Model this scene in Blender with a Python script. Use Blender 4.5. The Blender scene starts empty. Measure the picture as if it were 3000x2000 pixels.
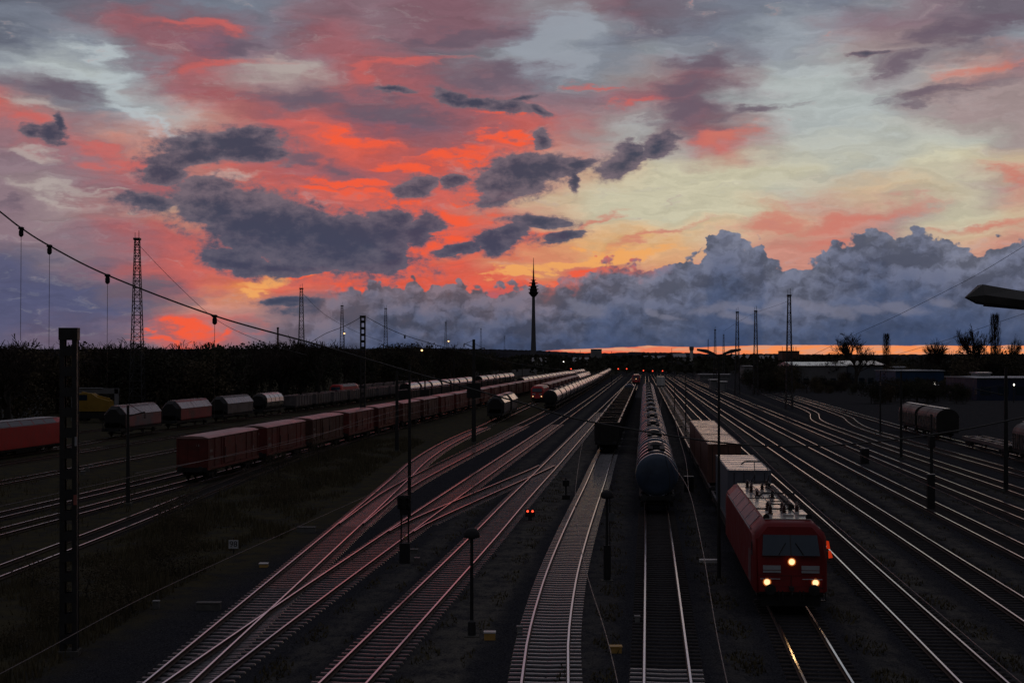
import bpy, bmesh, math, random
from mathutils import Vector, Matrix
R = math.radians
random.seed(7)
scene = bpy.context.scene
COL = scene.collection
F = 4000.0            # focal length in photograph pixels
HOR = 1045.0          # horizon row
H = 10.45             # eye height above the rail tops

# ------------------------------------------------------------------ camera
cam_d = bpy.data.cameras.new('camera'); cam = bpy.data.objects.new('camera', cam_d); COL.objects.link(cam)
cam.location = (0, 0, H); cam.rotation_euler = (R(90), 0, 0)
cam_d.sensor_width = 36.0; cam_d.lens = 36.0 * F / 3000.0
cam_d.shift_y = 45.0 / 3000.0
cam_d.clip_start = 0.5; cam_d.clip_end = 60000
scene.camera = cam

# ------------------------------------------------------------------ node helpers
def srgb(c):
    out = []
    for v in c:
        v = v / 255.0
        out.append(v / 12.92 if v <= 0.04045 else ((v + 0.055) / 1.055) ** 2.4)
    return tuple(out)

class NB:
    """short-hand for building node graphs"""
    def __init__(self, tree, dims='3D'): self.dims = dims; self.t = tree; self.n = tree.nodes; self.l = tree.links
    def link(self, sock, v):
        if isinstance(v, bpy.types.NodeSocket): self.l.new(v, sock)
        elif v is not None:
            if isinstance(v, (tuple, list)) and len(v) == 3 and sock.type == 'RGBA': v = (*v, 1)
            sock.default_value = v
    def math(self, op, a, b=None, c=None, clamp=False):
        m = self.n.new('ShaderNodeMath'); m.operation = op; m.use_clamp = clamp
        for i, v in enumerate((a, b, c)):
            if v is not None: self.link(m.inputs[i], v)
        return m.outputs[0]
    def vec(self, x, y, z=0.0):
        m = self.n.new('ShaderNodeCombineXYZ')
        for i, v in enumerate((x, y, z)): self.link(m.inputs[i], v)
        return m.outputs[0]
    def vmath(self, op, a, b):
        m = self.n.new('ShaderNodeVectorMath'); m.operation = op
        self.link(m.inputs[0], a)
        if op == 'SCALE': self.link(m.inputs[3], b)
        else: self.link(m.inputs[1], b)
        return m.outputs[0]
    def noise(self, v, scale, detail=4, rough=0.55, dist=0.0, color=False, lac=2.0):
        m = self.n.new('ShaderNodeTexNoise'); m.noise_dimensions = self.dims; self.link(m.inputs['Vector'], v)
        for k, x in (('Scale', scale), ('Detail', detail), ('Roughness', rough), ('Distortion', dist), ('Lacunarity', lac)): self.link(m.inputs[k], x)
        return m.outputs['Color' if color else 'Fac']
    def map(self, v, a, b, c=0.0, d=1.0, smooth=True):
        m = self.n.new('ShaderNodeMapRange'); m.interpolation_type = 'SMOOTHSTEP' if smooth else 'LINEAR'
        for i, x in enumerate((v, a, b, c, d)): self.link(m.inputs[i], x)
        return m.outputs[0]
    def mix(self, f, a, b, mode='MIX'):
        m = self.n.new('ShaderNodeMix'); m.data_type = 'RGBA'; m.blend_type = mode; m.clamp_factor = True
        self.link(m.inputs[0], f); self.link(m.inputs[6], a); self.link(m.inputs[7], b)
        return m.outputs[2]
    def ramp(self, f, stops, interp='LINEAR'):
        m = self.n.new('ShaderNodeValToRGB'); e = m.color_ramp; e.interpolation = interp
        while len(e.elements) > 1: e.elements.remove(e.elements[-1])
        e.elements[0].position = stops[0][0]; e.elements[0].color = (*stops[0][1], 1)
        for p, c in stops[1:]:
            x = e.elements.new(p); x.color = (*c, 1)
        self.link(m.inputs[0], f)
        return m.outputs[0]
    def mapping(self, v, loc=(0, 0, 0), rot=(0, 0, 0), sc=(1, 1, 1), kind='POINT'):
        m = self.n.new('ShaderNodeMapping'); m.vector_type = kind
        self.link(m.inputs[0], v)
        if kind != 'VECTOR': m.inputs['Location'].default_value = loc
        m.inputs['Rotation'].default_value = rot; m.inputs['Scale'].default_value = sc
        return m.outputs[0]
    def curve(self, x, pts):
        m = self.n.new('ShaderNodeFloatCurve'); c = m.mapping.curves[0]
        m.mapping.use_clip = False
        c.points[0].location = pts[0]; c.points[1].location = pts[-1]
        for p in pts[1:-1]: c.points.new(*p)
        for p in c.points: p.handle_type = 'VECTOR'
        m.mapping.update(); self.link(m.inputs[1], x)
        return m.outputs[0]

# ------------------------------------------------------------------ sky: dusk clouds by direction
def az(px): return 4.0 * math.atan((px - 1500.0) / F)
def el(px, py): return (HOR - py) / 1000.0 * math.cos(math.atan((px - 1500.0) / F))

SUN_AZ, SUN_EL = R(9.0), R(1.2)
world = bpy.data.worlds.new('World'); scene.world = world; world.use_nodes = True
wt = world.node_tree; wt.nodes.clear(); b = NB(wt, '2D')
tc = wt.nodes.new('ShaderNodeTexCoord')
sp = wt.nodes.new('ShaderNodeSeparateXYZ'); wt.links.new(tc.outputs['Generated'], sp.inputs[0])
dx, dy, dz = sp.outputs
hh = b.math('SQRT', b.math('ADD', b.math('ADD', b.math('MULTIPLY', dx, dx), b.math('MULTIPLY', dy, dy)), 1e-6))
U = b.math('MULTIPLY', b.math('ARCTAN2', dx, dy), 4.0)
V = b.math('MINIMUM', b.math('MULTIPLY', b.math('DIVIDE', dz, hh), 4.0), 8.0)
P = b.vec(U, V)

# stretched coordinates (high clouds streak up to the right)
Ps = b.mapping(P, rot=(0, 0, R(-10)), sc=(1.0, 3.2, 1.0))
w1 = b.noise(Ps, 2.2, 3, 0.5, color=True)
w2 = b.noise(b.vmath('ADD', Ps, (7.3, 2.1, 0)), 7.0, 4, 0.6, color=True)
w3 = b.noise(b.vmath('ADD', P, (3.3, 9.1, 0)), 22.0, 4, 0.6, color=True)
def sub_half(c, s): return b.vmath('MULTIPLY', b.vmath('SUBTRACT', c, (0.5, 0.5, 0.5)), s)
warp = b.vmath('ADD', sub_half(w1, (0.34, 0.13, 0)), sub_half(w2, (0.17, 0.075, 0)))
warp = b.vmath('ADD', warp, sub_half(w3, (0.03, 0.016, 0)))
Pw = b.vmath('ADD', P, warp)
s2 = wt.nodes.new('ShaderNodeSeparateXYZ'); wt.links.new(Pw, s2.inputs[0]); Uw, Vw, _ = s2.outputs

PAL = [(96,100,114), (116,122,136), (148,155,164), (174,181,180), (184,186,176), (198,192,166), (110,102,114), (136,114,124), (126,92,103), (158,94,100),
       (168,96,98), (200,98,90), (222,92,72), (198,138,124), (222,170,118), (202,176,146), (158,140,140), (100,88,108), (84,86,116), (134,138,144), (240,152,80)]
# sky colours by row of elevation and column of azimuth, as palette numbers
GRID = [
 (0,   [0,0,6,0,1,1,1,7,8, 7,8,8,7,19,8,6,6, 1,1,1,1,19,7,6,6]),
 (70,  [1,1,6,9,8,8,1,8,9, 7,8,8,1,2,1,6,1, 1,2,2,7,7,7,6,6]),
 (140, [0,1,2,6,9,17,7,7,9, 9,6,6,19,2,1,19,2, 6,2,2,16,16,6,6,2]),
 (210, [2,3,3,1,10,9,16,16,9, 10,9,8,7,1,19,16,8, 8,3,3,3,7,3,13,7]),
 (280, [7,6,1,3,7,9,10,6,8, 8,9,9,9,7,7,9,8, 6,3,3,3,3,16,16,16]),
 (350, [11,16,6,2,3,13,9,10,11, 17,8,9,11,10,16,3,8, 8,16,3,3,3,16,16,16]),
 (420, [7,11,7,13,13,9,9,10,11, 12,8,10,12,13,16,4,16, 11,16,4,4,4,4,4,16]),
 (490, [7,7,7,11,9,13,11,9,9, 9,12,11,13,13,15,5,5, 5,5,5,4,4,5,5,15]),
 (560, [7,16,7,9,9,9,11,11,11, 11,11,11,15,15,5,5,5, 5,5,4,15,15,5,16,13]),
 (630, [7,7,16,9,15,9,9,10,11, 11,12,11,13,15,5,5,5, 5,15,13,13,16,5,5,15]),
 (700, [7,7,7,9,11,11,10,10,10, 11,12,12,11,14,14,14,14, 15,13,13,13,16,15,15,13]),
 (770, [18,6,7,9,11,11,11,11,11, 12,12,11,14,11,11,13,14, 13,13,13,13,13,15,13,13]),
 (840, [18,18,18,6,9,11,20,11,12, 12,12,12,12,12,12,12,12, 13,13,13,13,13,13,13,13]),
 (910, [18,18,18,18,6,13,13,6,6, 18,18,18,18,18,18,18,18, 18,18,18,18,18,18,18,18]),
 (985, [18,17,17,7,11,11,7,6,6, 18,18,18,18,18,18,18,18, 18,18,18,18,18,18,18,18])]
u0, u1 = az(0), az(3000)
Un = b.map(Uw, u0, u1, 0, 1, smooth=False)
rows = []
for y, s in GRID:
    assert len(s) == 25, (y, len(s))
    stops = [((az(i * 125.0) - u0) / (u1 - u0), srgb(PAL[ch])) for i, ch in enumerate(s)]
    rows.append((y, b.ramp(Un, stops, 'B_SPLINE')))
col = rows[0][1]
for (y0, _), (y1, c1) in zip(rows, rows[1:]):
    col = b.mix(b.map(Vw, (HOR - y0) / 1000 * 0.97, (HOR - y1) / 1000 * 0.97, smooth=False), col, c1)

# fine streak modulation of the base
fs = b.noise(b.mapping(Pw, rot=(0, 0, R(-9)), sc=(1.2, 7.0, 1.0)), 5.0, 6, 0.62)
col = b.mix(1.0, col, b.vec(*(b.map(fs, 0.25, 0.75, 0.87, 1.13, smooth=False),) * 3), 'MULTIPLY')

def blobs(v, lst):
    out = None
    for cx, cy, rx, ry, ang in lst:
        m = b.mapping(v, (az(cx), el(cx, cy), 0), (0, 0, R(ang)), (rx / 1000 / 0.62, ry / 1000 / 0.62, 1), 'TEXTURE')
        g = wt.nodes.new('ShaderNodeTexGradient'); g.gradient_type = 'SPHERICAL'; wt.links.new(m, g.inputs[0])
        out = g.outputs[1] if out is None else b.math('MAXIMUM', out, g.outputs[1])
    return out
nA = b.noise(b.mapping(Pw, rot=(0, 0, R(-8)), sc=(1, 3.0, 1)), 9.0, 6, 0.6)       # streaky
nB = b.noise(b.vmath('ADD', b.mapping(P, sc=(1, 1.35, 1)), (1.7, 4.2, 0)), 14.0, 7, 0.62, 0.3)      # billowy
def mask(g, n, amp, lo, hi): return b.map(b.math('MULTIPLY_ADD', b.math('SUBTRACT', n, 0.5), amp, g), lo, hi)
def layer(col, lst, c, n, amp, lo, hi, strength=1.0, v=None):
    m = mask(blobs(v or Pw, lst), n, amp, lo, hi)
    return b.mix(b.math('MULTIPLY', m, strength), col, srgb(c) if isinstance(c, tuple) else c)

# pale openings
col = layer(col, [(250,205,130,26,4),(330,262,90,24,-35),(385,330,95,22,-38),(480,370,70,14,-25),(270,140,70,18,0)], (184,194,198), nA, 1.2, 0.05, 1.0, 0.75)
col = layer(col, [(130,325,70,18,-5),(85,455,75,16,-8),(190,565,170,14,-10),(215,600,110,12,-14),(440,622,80,9,10),(300,568,40,8,25),(830,198,90,36,0),(700,490,70,14,0)], (190,180,172), nA, 1.2, 0.06, 1.0, 0.55)
col = layer(col, [(1560,110,120,60,30),(1620,190,90,50,0)], (152,158,168), nA, 0.8, 0.15, 0.7, 0.8)
# coral streaks
col = layer(col, [(1180,205,190,16,9),(1760,255,60,10,-10),(1850,310,90,9,4),(880,372,130,26,-5),(620,195,150,16,8),(560,80,120,24,-8),(600,960,190,20,2),(430,1005,110,12,0),(330,462,130,22,-12),(60,368,60,18,0),
                  (660,460,60,14,-10),(2120,405,90,22,6)],
            (204,98,92), nA, 1.0, 0.14, 0.95, 0.75)
col = layer(col, [(2150,402,110,22,7),(2230,652,90,40,10),(2420,640,230,22,7),(2900,655,150,14,8),(2970,520,50,26,-30),(2900,190,120,16,8),(1700,650,120,10,12),(1890,695,140,10,11),(2450,700,160,20,6)],
            (204,120,106), nA, 1.0, 0.14, 0.95, 0.75)
# burning red-orange
col = layer(col, [(1080,790,150,26,4),(1010,528,140,14,-4),(1160,585,140,22,-16),(1320,620,90,24,-8),(1460,345,140,16,-4),(1480,400,120,12,-5),(1320,455,110,24,12),(1070,412,110,20,-8),(1190,500,70,26,-20),
                  (1240,720,110,50,10),(1300,690,70,28,0),(1200,760,130,32,0),(1540,700,60,20,0),(1650,800,110,22,18),(1420,470,70,14,8),(1030,850,80,18,0),(980,555,70,14,0),(900,790,90,18,4),(560,968,140,14,-3),(450,990,120,12,-4),(690,985,90,10,4),(1380,560,70,8,3)],
            (246,92,58), nA, 1.2, 0.24, 0.84, 0.9)
col = layer(col, [(800,815,80,24,6),(790,855,60,12,4),(1470,788,110,12,14),(1640,745,160,14,10),(1820,735,200,14,4)], (240,168,96), nA, 0.8, 0.22, 0.7, 0.85)
# mauve veils
col = layer(col, [(2000,335,130,56,4),(1990,275,120,36,10),(2070,190,120,30,6),(2240,322,110,20,14),(2640,175,110,28,6),(2780,95,170,26,9),(2920,62,120,22,6),(1500,225,100,40,0),(1330,100,140,28,14),(930,290,130,40,8),
                  (1140,340,110,40,0),(640,140,90,28,8),(2790,262,190,30,8),(200,260,130,30,-10),(60,600,60,20,0),(420,860,160,50,-10),(900,455,70,20,0),(1000,480,80,26,0)],
            (104,90,104), nA, 1.1, 0.12, 0.95, 0.85)

# dark detached clouds, paler along the upper rim
nC = b.noise(b.vmath('ADD', b.mapping(P, rot=(0, 0, R(-6)), sc=(1, 1.7, 1)), (4.4, 8.8, 0)), 24.0, 8, 0.64, 0.15)
nD = b.noise(b.vmath('ADD', b.mapping(P, rot=(0, 0, R(-6)), sc=(1, 1.5, 1)), (9.4, 1.8, 0)), 6.0, 4, 0.5, 0.4)
D1 = [(650,418,180,36,3),(540,446,130,30,14),(470,500,76,34,0),(720,434,110,20,-3)]
D2 = [(650,622,150,78,-22),(790,668,250,100,-13),(950,712,260,84,-8),(1080,695,160,66,0),(1160,680,80,70,0),(1255,665,50,44,20),(1130,745,80,64,0),(690,762,120,32,-12),(840,785,130,20,0),(430,595,80,28,0),(600,540,80,40,0),(1205,545,66,28,14),(1310,528,40,22,0)]
D3 = [(1430,548,60,54,20),(1505,512,120,58,14),(1600,495,90,36,6),(1690,487,50,24,30),(1588,412,34,32,0),(1798,480,56,38,38),(1835,447,36,36,30),(1915,428,66,24,24)]
D4 = [(1320,286,50,28,-10),(1400,296,110,18,-6),(1490,315,90,24,-8),(1555,294,46,14,16),(1585,332,32,16,-20),(1150,264,70,12,0),(2545,160,44,8,2)]
D5 = [(1560,647,90,18,-2),(1460,690,74,32,20),(1430,720,38,26,0),(1622,694,72,16,12),(1350,730,50,18,10),(150,400,36,26,0),(172,375,15,28,0),(95,396,38,14,0),(1000,920,160,22,0),(860,890,80,14,0),(1680,530,14,34,0)]
Pd = b.vmath('ADD', P, b.vmath('SCALE', warp, 0.45))
g0 = blobs(Pd, D1 + D2 + D3 + D4 + D5)
gd = b.math('ADD', b.math('MULTIPLY_ADD', b.math('SUBTRACT', nC, 0.5), 1.2, g0), b.math('MULTIPLY', b.math('SUBTRACT', nD, 0.5), 0.55))
gd = b.math('ADD', gd, b.math('MULTIPLY', b.map(g0, 0.34, 0.62), 0.7))
gate = b.map(g0, 0.0, 0.16)
veil = b.math('MULTIPLY', b.map(gd, -0.02, 0.42), gate)
md = b.math('MULTIPLY', b.map(gd, 0.18, 0.62), gate)
core = b.map(b.math('ADD', b.math('MULTIPLY_ADD', b.math('SUBTRACT', nC, 0.5), 1.1, g0), b.math('MULTIPLY', b.math('SUBTRACT', nD, 0.5), 1.0)), 0.15, 1.0)
dcol = b.mix(core, srgb((118,104,114)), srgb((62,66,84)))
dcol = b.mix(b.map(V, 0.30, 0.50), b.mix(core, srgb((92,92,108)), srgb((56,66,88))), dcol)
col = b.mix(b.math('MULTIPLY', veil, 0.45), col, srgb((122,98,108)))
col = b.mix(b.math('MULTIPLY', md, 0.95), col, dcol)

# cumulus bank along the horizon
TOP = [(-400,930),(300,1000),(560,1010),(700,985),(800,950),(900,885),(1000,832),(1050,830),(1144,809),(1178,826),(1225,811),(1255,830),(1297,828),(1349,813),(1370,834),(1408,826),(1450,841),(1500,813),(1530,818),(1557,813),(1585,826),(1612,830),
       (1642,796),(1665,802),(1700,800),(1722,765),(1774,750),(1808,745),(1870,758),(1905,766),(1957,775),(2000,762),(2012,738),(2030,733),(2055,737),(2072,707),(2082,668),(2106,662),(2140,666),(2170,681),(2187,702),(2204,707),(2232,690),(2242,711),(2248,748),(2298,764),(2360,756),(2400,741),(2442,702),
       (2510,690),(2523,656),(2552,668),(2587,655),(2620,686),(2650,664),(2693,656),(2740,667),(2760,690),(2808,705),(2858,715),(2893,701),(2935,690),(3000,700),(3200,720),(3700,760)]
xs0, xs1 = az(-400), az(3700)
pts = [((az(px) - xs0) / (xs1 - xs0), el(px, py)) for px, py in TOP]
bn = b.noise(b.vmath('ADD', P, (5.1, 0.7, 0)), 26.0, 7, 0.58, 0.2, color=True)
bs = wt.nodes.new('ShaderNodeSeparateXYZ'); wt.links.new(sub_half(bn, (0.05, 0.060, 0.05)), bs.inputs[0])
Ub = b.map(b.math('ADD', U, bs.outputs[0]), xs0, xs1, 0, 1, smooth=False)
Pb0 = b.mapping(P, sc=(1.0, 1.45, 1.0))
vb = wt.nodes.new('ShaderNodeTexVoronoi'); vb.voronoi_dimensions = '2D'; vb.feature = 'SMOOTH_F1'; b.link(vb.inputs['Vector'], Pb0); vb.inputs['Scale'].default_value = 16.0; vb.inputs['Detail'].default_value = 2.0; vb.inputs['Smoothness'].default_value = 0.5
topv = b.math('ADD', b.math('ADD', b.curve(Ub, pts), b.math('MULTIPLY', bs.outputs[1], 0.6)), b.math('MULTIPLY', b.math('SUBTRACT', 0.42, vb.outputs['Distance']), 0.045))
depth = b.math('SUBTRACT', topv, V)
mb = b.math('MULTIPLY', b.map(depth, b.map(U, az(1100), az(800), -0.003, -0.05), b.map(U, az(1100), az(800), 0.007, 0.06)), b.map(U, az(420), az(760), 0.35, 1.0))
# relief shading of the billows
Pb = b.mapping(b.vmath('ADD', P, sub_half(w3, (0.05, 0.035, 0))), sc=(1.0, 1.45, 1.0))
def billow(off):
    v = wt.nodes.new('ShaderNodeTexVoronoi'); v.voronoi_dimensions = '2D'; v.feature = 'SMOOTH_F1'
    b.link(v.inputs['Vector'], b.vmath('ADD', Pb, off)); v.inputs['Scale'].default_value = 7.0
    v.inputs['Detail'].default_value = 3.0; v.inputs['Roughness'].default_value = 0.55; v.inputs['Lacunarity'].default_value = 2.3; v.inputs['Smoothness'].default_value = 0.7
    return v.outputs['Distance']
hb = billow((0, 0, 0))
rel = b.math('SUBTRACT', billow((-0.012, 0.030, 0)), hb)
nb2 = b.noise(Pb, 4.0, 4, 0.5)
dd = b.math('ADD', depth, b.math('MULTIPLY', b.math('SUBTRACT', nb2, 0.5), 0.16))
right = b.ramp(b.map(dd, 0.0, 0.40, 0, 1, smooth=False), [(0.0, srgb((112,115,132))), (0.10, srgb((104,108,127))), (0.28, srgb((94,99,120))), (0.50, srgb((76,86,112))), (0.74, srgb((62,76,107))), (1.0, srgb((56,71,104)))])
left = b.ramp(b.map(dd, 0.0, 0.26, 0, 1, smooth=False), [(0.0, srgb((118,103,113))), (0.22, srgb((107,100,114))), (0.48, srgb((84,88,109))), (0.75, srgb((68,78,106))), (1.0, srgb((58,72,104)))])
bank = b.mix(b.map(U, az(1450), az(2050)), left, right)
relb = b.math('SUBTRACT', b.noise(b.vmath('ADD', Pb, (2.2, 3.1, 0)), 4.2, 6, 0.55, 0.3), b.noise(b.vmath('ADD', Pb, (2.175, 3.15, 0)), 4.2, 6, 0.55, 0.3))
rfade = b.map(dd, 0.32, 0.08, 0.22, 1.0)
relsum = b.math('MULTIPLY', rfade, b.math('ADD', b.math('MULTIPLY', rel, 0.68), b.math('MULTIPLY', relb, 1.5)))
bank = b.mix(1.0, bank, b.vec(*(b.map(relsum, -0.2, 0.2, 0.66, 1.28, smooth=False),) * 3), 'MULTIPLY')
far_l = b.map(U, az(1150), az(700))
bank = b.mix(b.math('MULTIPLY', far_l, 0.4), bank, srgb((110,100,118)))
# lit rims and pale puffs
rim = b.math('MULTIPLY', b.map(depth, 0.045, 0.0), b.math('MULTIPLY', b.map(U, az(1560), az(1680)), b.map(U, az(2000), az(1800))))
bank = b.mix(b.math('MULTIPLY', rim, b.map(bn, 0.35, 0.65)), bank, srgb((226,108,88)))
puff = mask(blobs(b.vmath('ADD', P, b.vmath('SCALE', warp, 0.25)), [(2090,905,70,16,4),(2180,910,70,10,-8),(2150,930,60,10,-16),(2270,895,40,14,20),(2360,895,50,14,-14),(2440,910,70,18,-8),(1750,905,45,22,0),(1700,890,50,14,-20),(1920,915,30,9,-20),(1975,930,40,9,-6),(2550,905,50,12,0),(2640,900,80,14,-8),(2760,890,50,14,-10)]), nB, 1.3, 0.12, 0.75)
bank = b.mix(b.math('MULTIPLY', puff, 0.6), bank, srgb((120,120,138)))
col = b.mix(mb, col, bank)

# clear band on the horizon under the bank
SB = [(-400,1044),(1400,1044),(1555,1034),(1600,1026),(1700,1022),(1790,1018),(1900,1013),(2050,1016),(2150,1012),(2400,1010),(2700,1011),(3000,1011),(3700,1010)]
sb = b.curve(b.map(U, xs0, xs1, 0, 1, smooth=False), [((az(px) - xs0) / (xs1 - xs0), el(px, py)) for px, py in SB])
sbn = b.noise(b.mapping(P, sc=(1, 6, 1)), 12.0, 5, 0.6)
strip = b.map(b.math('SUBTRACT', b.math('ADD', sb, b.math('MULTIPLY', b.math('SUBTRACT', sbn, 0.55), 0.008)), V), -0.0012, 0.0018)
scol = b.mix(b.map(U, az(1700), az(2350)), srgb((228,116,92)), srgb((246,146,88)))
scol = b.mix(b.map(sbn, 0.45, 0.62), scol, srgb((222,152,118)))
scol = b.mix(b.math('MULTIPLY', b.map(V, 0.018, 0.008), b.map(U, az(2300), az(1900))), scol, srgb((250,96,52)))
col = b.mix(strip, col, scol)

# the clear dusk sky itself, seen outside the lit western clouds
sky = wt.nodes.new('ShaderNodeTexSky'); sky.sky_type = 'NISHITA'; sky.sun_disc = False
sky.sun_elevation = SUN_EL; sky.sun_rotation = SUN_AZ; sky.altitude = 300; sky.air_density = 1.2; sky.dust_density = 1.5
nish = b.mix(1.0, sky.outputs[0], (0.08, 0.08, 0.08), 'MULTIPLY')
front = b.map(b.math('ABSOLUTE', U), 2.7, 1.5)          # about 22..39 degrees from the view axis
high = b.map(V, 4.2, 1.3)
keep = b.math('MULTIPLY', front, high)
cl = b.noise(b.mapping(P, sc=(0.5, 1.0, 1)), 1.6, 5, 0.55)
up = b.map(V, 1.4, 4.2)
cloudc = b.mix(up, srgb((40,41,54)), srgb((122,120,130)))
over = b.mix(b.map(cl, 0.35, 0.65, 0.35, 0.95), nish, cloudc)
col = b.mix(keep, over, col)
below = b.map(V, -0.002, -0.02)
col = b.mix(below, col, (0.004, 0.004, 0.005))
bg = wt.nodes.new('ShaderNodeBackground'); wt.links.new(col, bg.inputs[0]); bg.inputs[1].default_value = 1.0
wo = wt.nodes.new('ShaderNodeOutputWorld'); wt.links.new(bg.outputs[0], wo.inputs[0])
world.cycles.sampling_method = 'MANUAL'; world.cycles.sample_map_resolution = 1024

sl = bpy.data.lights.new('sun', 'SUN'); sun = bpy.data.objects.new('sun', sl); COL.objects.link(sun)
sl.energy = 0.02; sl.angle = R(10); sl.color = (1.0, 0.55, 0.35)
sd = Vector((math.sin(SUN_AZ) * math.cos(SUN_EL), math.cos(SUN_AZ) * math.cos(SUN_EL), math.sin(SUN_EL)))
sun.rotation_euler = (-sd).to_track_quat('-Z', 'Y').to_euler()

vs = scene.view_settings; vs.view_transform = 'Standard'; vs.look = 'None'; vs.exposure = 0; vs.gamma = 1
# ------------------------------------------------------------------ helpers: meshes, things, parts
class MB:
    """collects boxes, tubes, prisms ... and links them as ONE mesh object"""
    def __init__(self): self.v = []; self.f = []; self.m = []; self.mi = 0
    def face_add(self, vs, fs):
        k = len(self.v); self.v += [tuple(p) for p in vs]
        for f in fs: self.f.append([i + k for i in f]); self.m.append(self.mi)
        return self
    def box(self, x0, x1, y0, y1, z0, z1):
        return self.face_add([(x0,y0,z0),(x1,y0,z0),(x1,y1,z0),(x0,y1,z0),(x0,y0,z1),(x1,y0,z1),(x1,y1,z1),(x0,y1,z1)],
                             [(0,3,2,1),(4,5,6,7),(0,1,5,4),(1,2,6,5),(2,3,7,6),(3,0,4,7)])
    def cbox(self, c, s): return self.box(c[0]-s[0]/2, c[0]+s[0]/2, c[1]-s[1]/2, c[1]+s[1]/2, c[2]-s[2]/2, c[2]+s[2]/2)
    def tube(self, pts, rad, n=6, cap=True):
        pts = [Vector(p) for p in pts]
        rs = rad if isinstance(rad, (list, tuple)) else [rad] * len(pts)
        k = len(self.v)
        for i, p in enumerate(pts):
            d = (pts[min(i + 1, len(pts) - 1)] - pts[max(i - 1, 0)]).normalized()
            a = Vector((0, 0, 1)) if abs(d.z) < 0.9 else Vector((0, 1, 0))
            u = d.cross(a).normalized(); w = u.cross(d).normalized()
            for j in range(n):
                t = 2 * math.pi * (j + 0.5) / n
                self.v.append(tuple(p + (u * math.cos(t) + w * math.sin(t)) * rs[i]))
        for i in range(len(pts) - 1):
            for j in range(n):
                a0 = k + i * n + j; a1 = k + i * n + (j + 1) % n
                self.f.append([a0, a1, a1 + n, a0 + n]); self.m.append(self.mi)
        if cap:
            self.f.append([k + j for j in range(n)][::-1]); self.m.append(self.mi)
            e = k + (len(pts) - 1) * n
            self.f.append([e + j for j in range(n)]); self.m.append(self.mi)
        return self
    def bar(self, a, b, w=0.1, h=None):
        return self.tube([a, b], w * 0.7071, 4)
    def loft(self, rings, cap=True):
        """rings: list of closed point loops of one length"""
        k = len(self.v); n = len(rings[0])
        for r in rings: self.v += [tuple(p) for p in r]
        for i in range(len(rings) - 1):
            for j in range(n):
                a0 = k + i * n + j; a1 = k + i * n + (j + 1) % n
                self.f.append([a0, a0 + n, a1 + n, a1]); self.m.append(self.mi)
        if cap:
            self.f.append([k + j for j in range(n)]); self.m.append(self.mi)
            e = k + (len(rings) - 1) * n
            self.f.append([e + j for j in range(n)][::-1]); self.m.append(self.mi)
        return self
    def lathe(self, prof, n=16, c=(0, 0), axis='z', cap=True):
        rings = []
        for r, h in prof:
            ring = []
            for j in range(n):
                t = 2 * math.pi * j / n
                if axis == 'z': ring.append((c[0] + r * math.cos(t), c[1] + r * math.sin(t), h))
                elif axis == 'x': ring.append((h, c[0] + r * math.cos(t), c[1] + r * math.sin(t)))
                else: ring.append((c[0] + r * math.cos(t), h, c[1] + r * math.sin(t)))
            rings.append(ring)
        return self.loft(rings, cap)
    def extrude_y(self, prof, y0, y1):
        return self.loft([[(x, y0, z) for x, z in prof], [(x, y1, z) for x, z in prof]])
    def build(self, name, mats, parent=None, smooth=False, bevel=0.0):
        me = bpy.data.meshes.new(name); me.from_pydata(self.v, [], self.f); me.validate()
        mats = mats if isinstance(mats, (list, tuple)) else [mats]
        for m in mats: me.materials.append(m)
        if len(mats) > 1 and len(me.polygons) == len(self.m): me.polygons.foreach_set('material_index', self.m)
        bm = bmesh.new(); bm.from_mesh(me); bmesh.ops.recalc_face_normals(bm, faces=bm.faces)
        if bevel: bmesh.ops.bevel(bm, geom=list(bm.edges), offset=bevel, segments=2 if smooth else 1, affect='EDGES', clamp_overlap=True)
        bm.to_mesh(me); bm.free()
        if smooth:
            me.polygons.foreach_set('use_smooth', [True] * len(me.polygons))
            me.set_sharp_from_angle(angle=R(38))
        o = bpy.data.objects.new(name, me); COL.objects.link(o)
        if parent: o.parent = parent
        return o

def tag(o, label=None, cat=None, group=None, kind=None):
    if label: o['label'] = label
    if cat: o['category'] = cat
    if group: o['group'] = group
    if kind: o['kind'] = kind
    return o
def thing(name, label, cat, loc=(0, 0, 0), rz=0.0, group=None):
    o = bpy.data.objects.new(name, None); COL.objects.link(o); o.empty_display_size = 0.3
    o.location = loc; o.rotation_euler = (0, 0, rz)
    return tag(o, label, cat, group)
KIDS = {}
def kids(o): return [c for c in o.children]
def copy_tree(o, parent=None):
    c = o.copy(); COL.objects.link(c); c.parent = parent
    for ch in list(o.children): copy_tree(ch, c)
    return c
ORD = 'first second third fourth fifth sixth seventh eighth ninth tenth eleventh twelfth thirteenth fourteenth fifteenth sixteenth seventeenth eighteenth nineteenth twentieth'.split() + \
      ['twenty-' + s for s in 'first second third fourth fifth sixth seventh eighth ninth'.split()] + ['thirtieth'] + ['thirty-' + s for s in 'first second third fourth fifth sixth seventh eighth ninth'.split()] + ['fortieth'] + ['forty-' + s for s in 'first second third fourth fifth sixth seventh eighth ninth'.split()]

def gp(px, py, z=0.0):
    """where the ray through photograph pixel px, py meets height z"""
    Y = (H - z) * F / (py - HOR)
    return Vector(((px - 1500.0) / F * Y, Y, z))
def at(px, Y, z=0.0): return Vector(((px - 1500.0) / F * Y, Y, z))
def zof(py, Y): return H - (py - HOR) * Y / F

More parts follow.
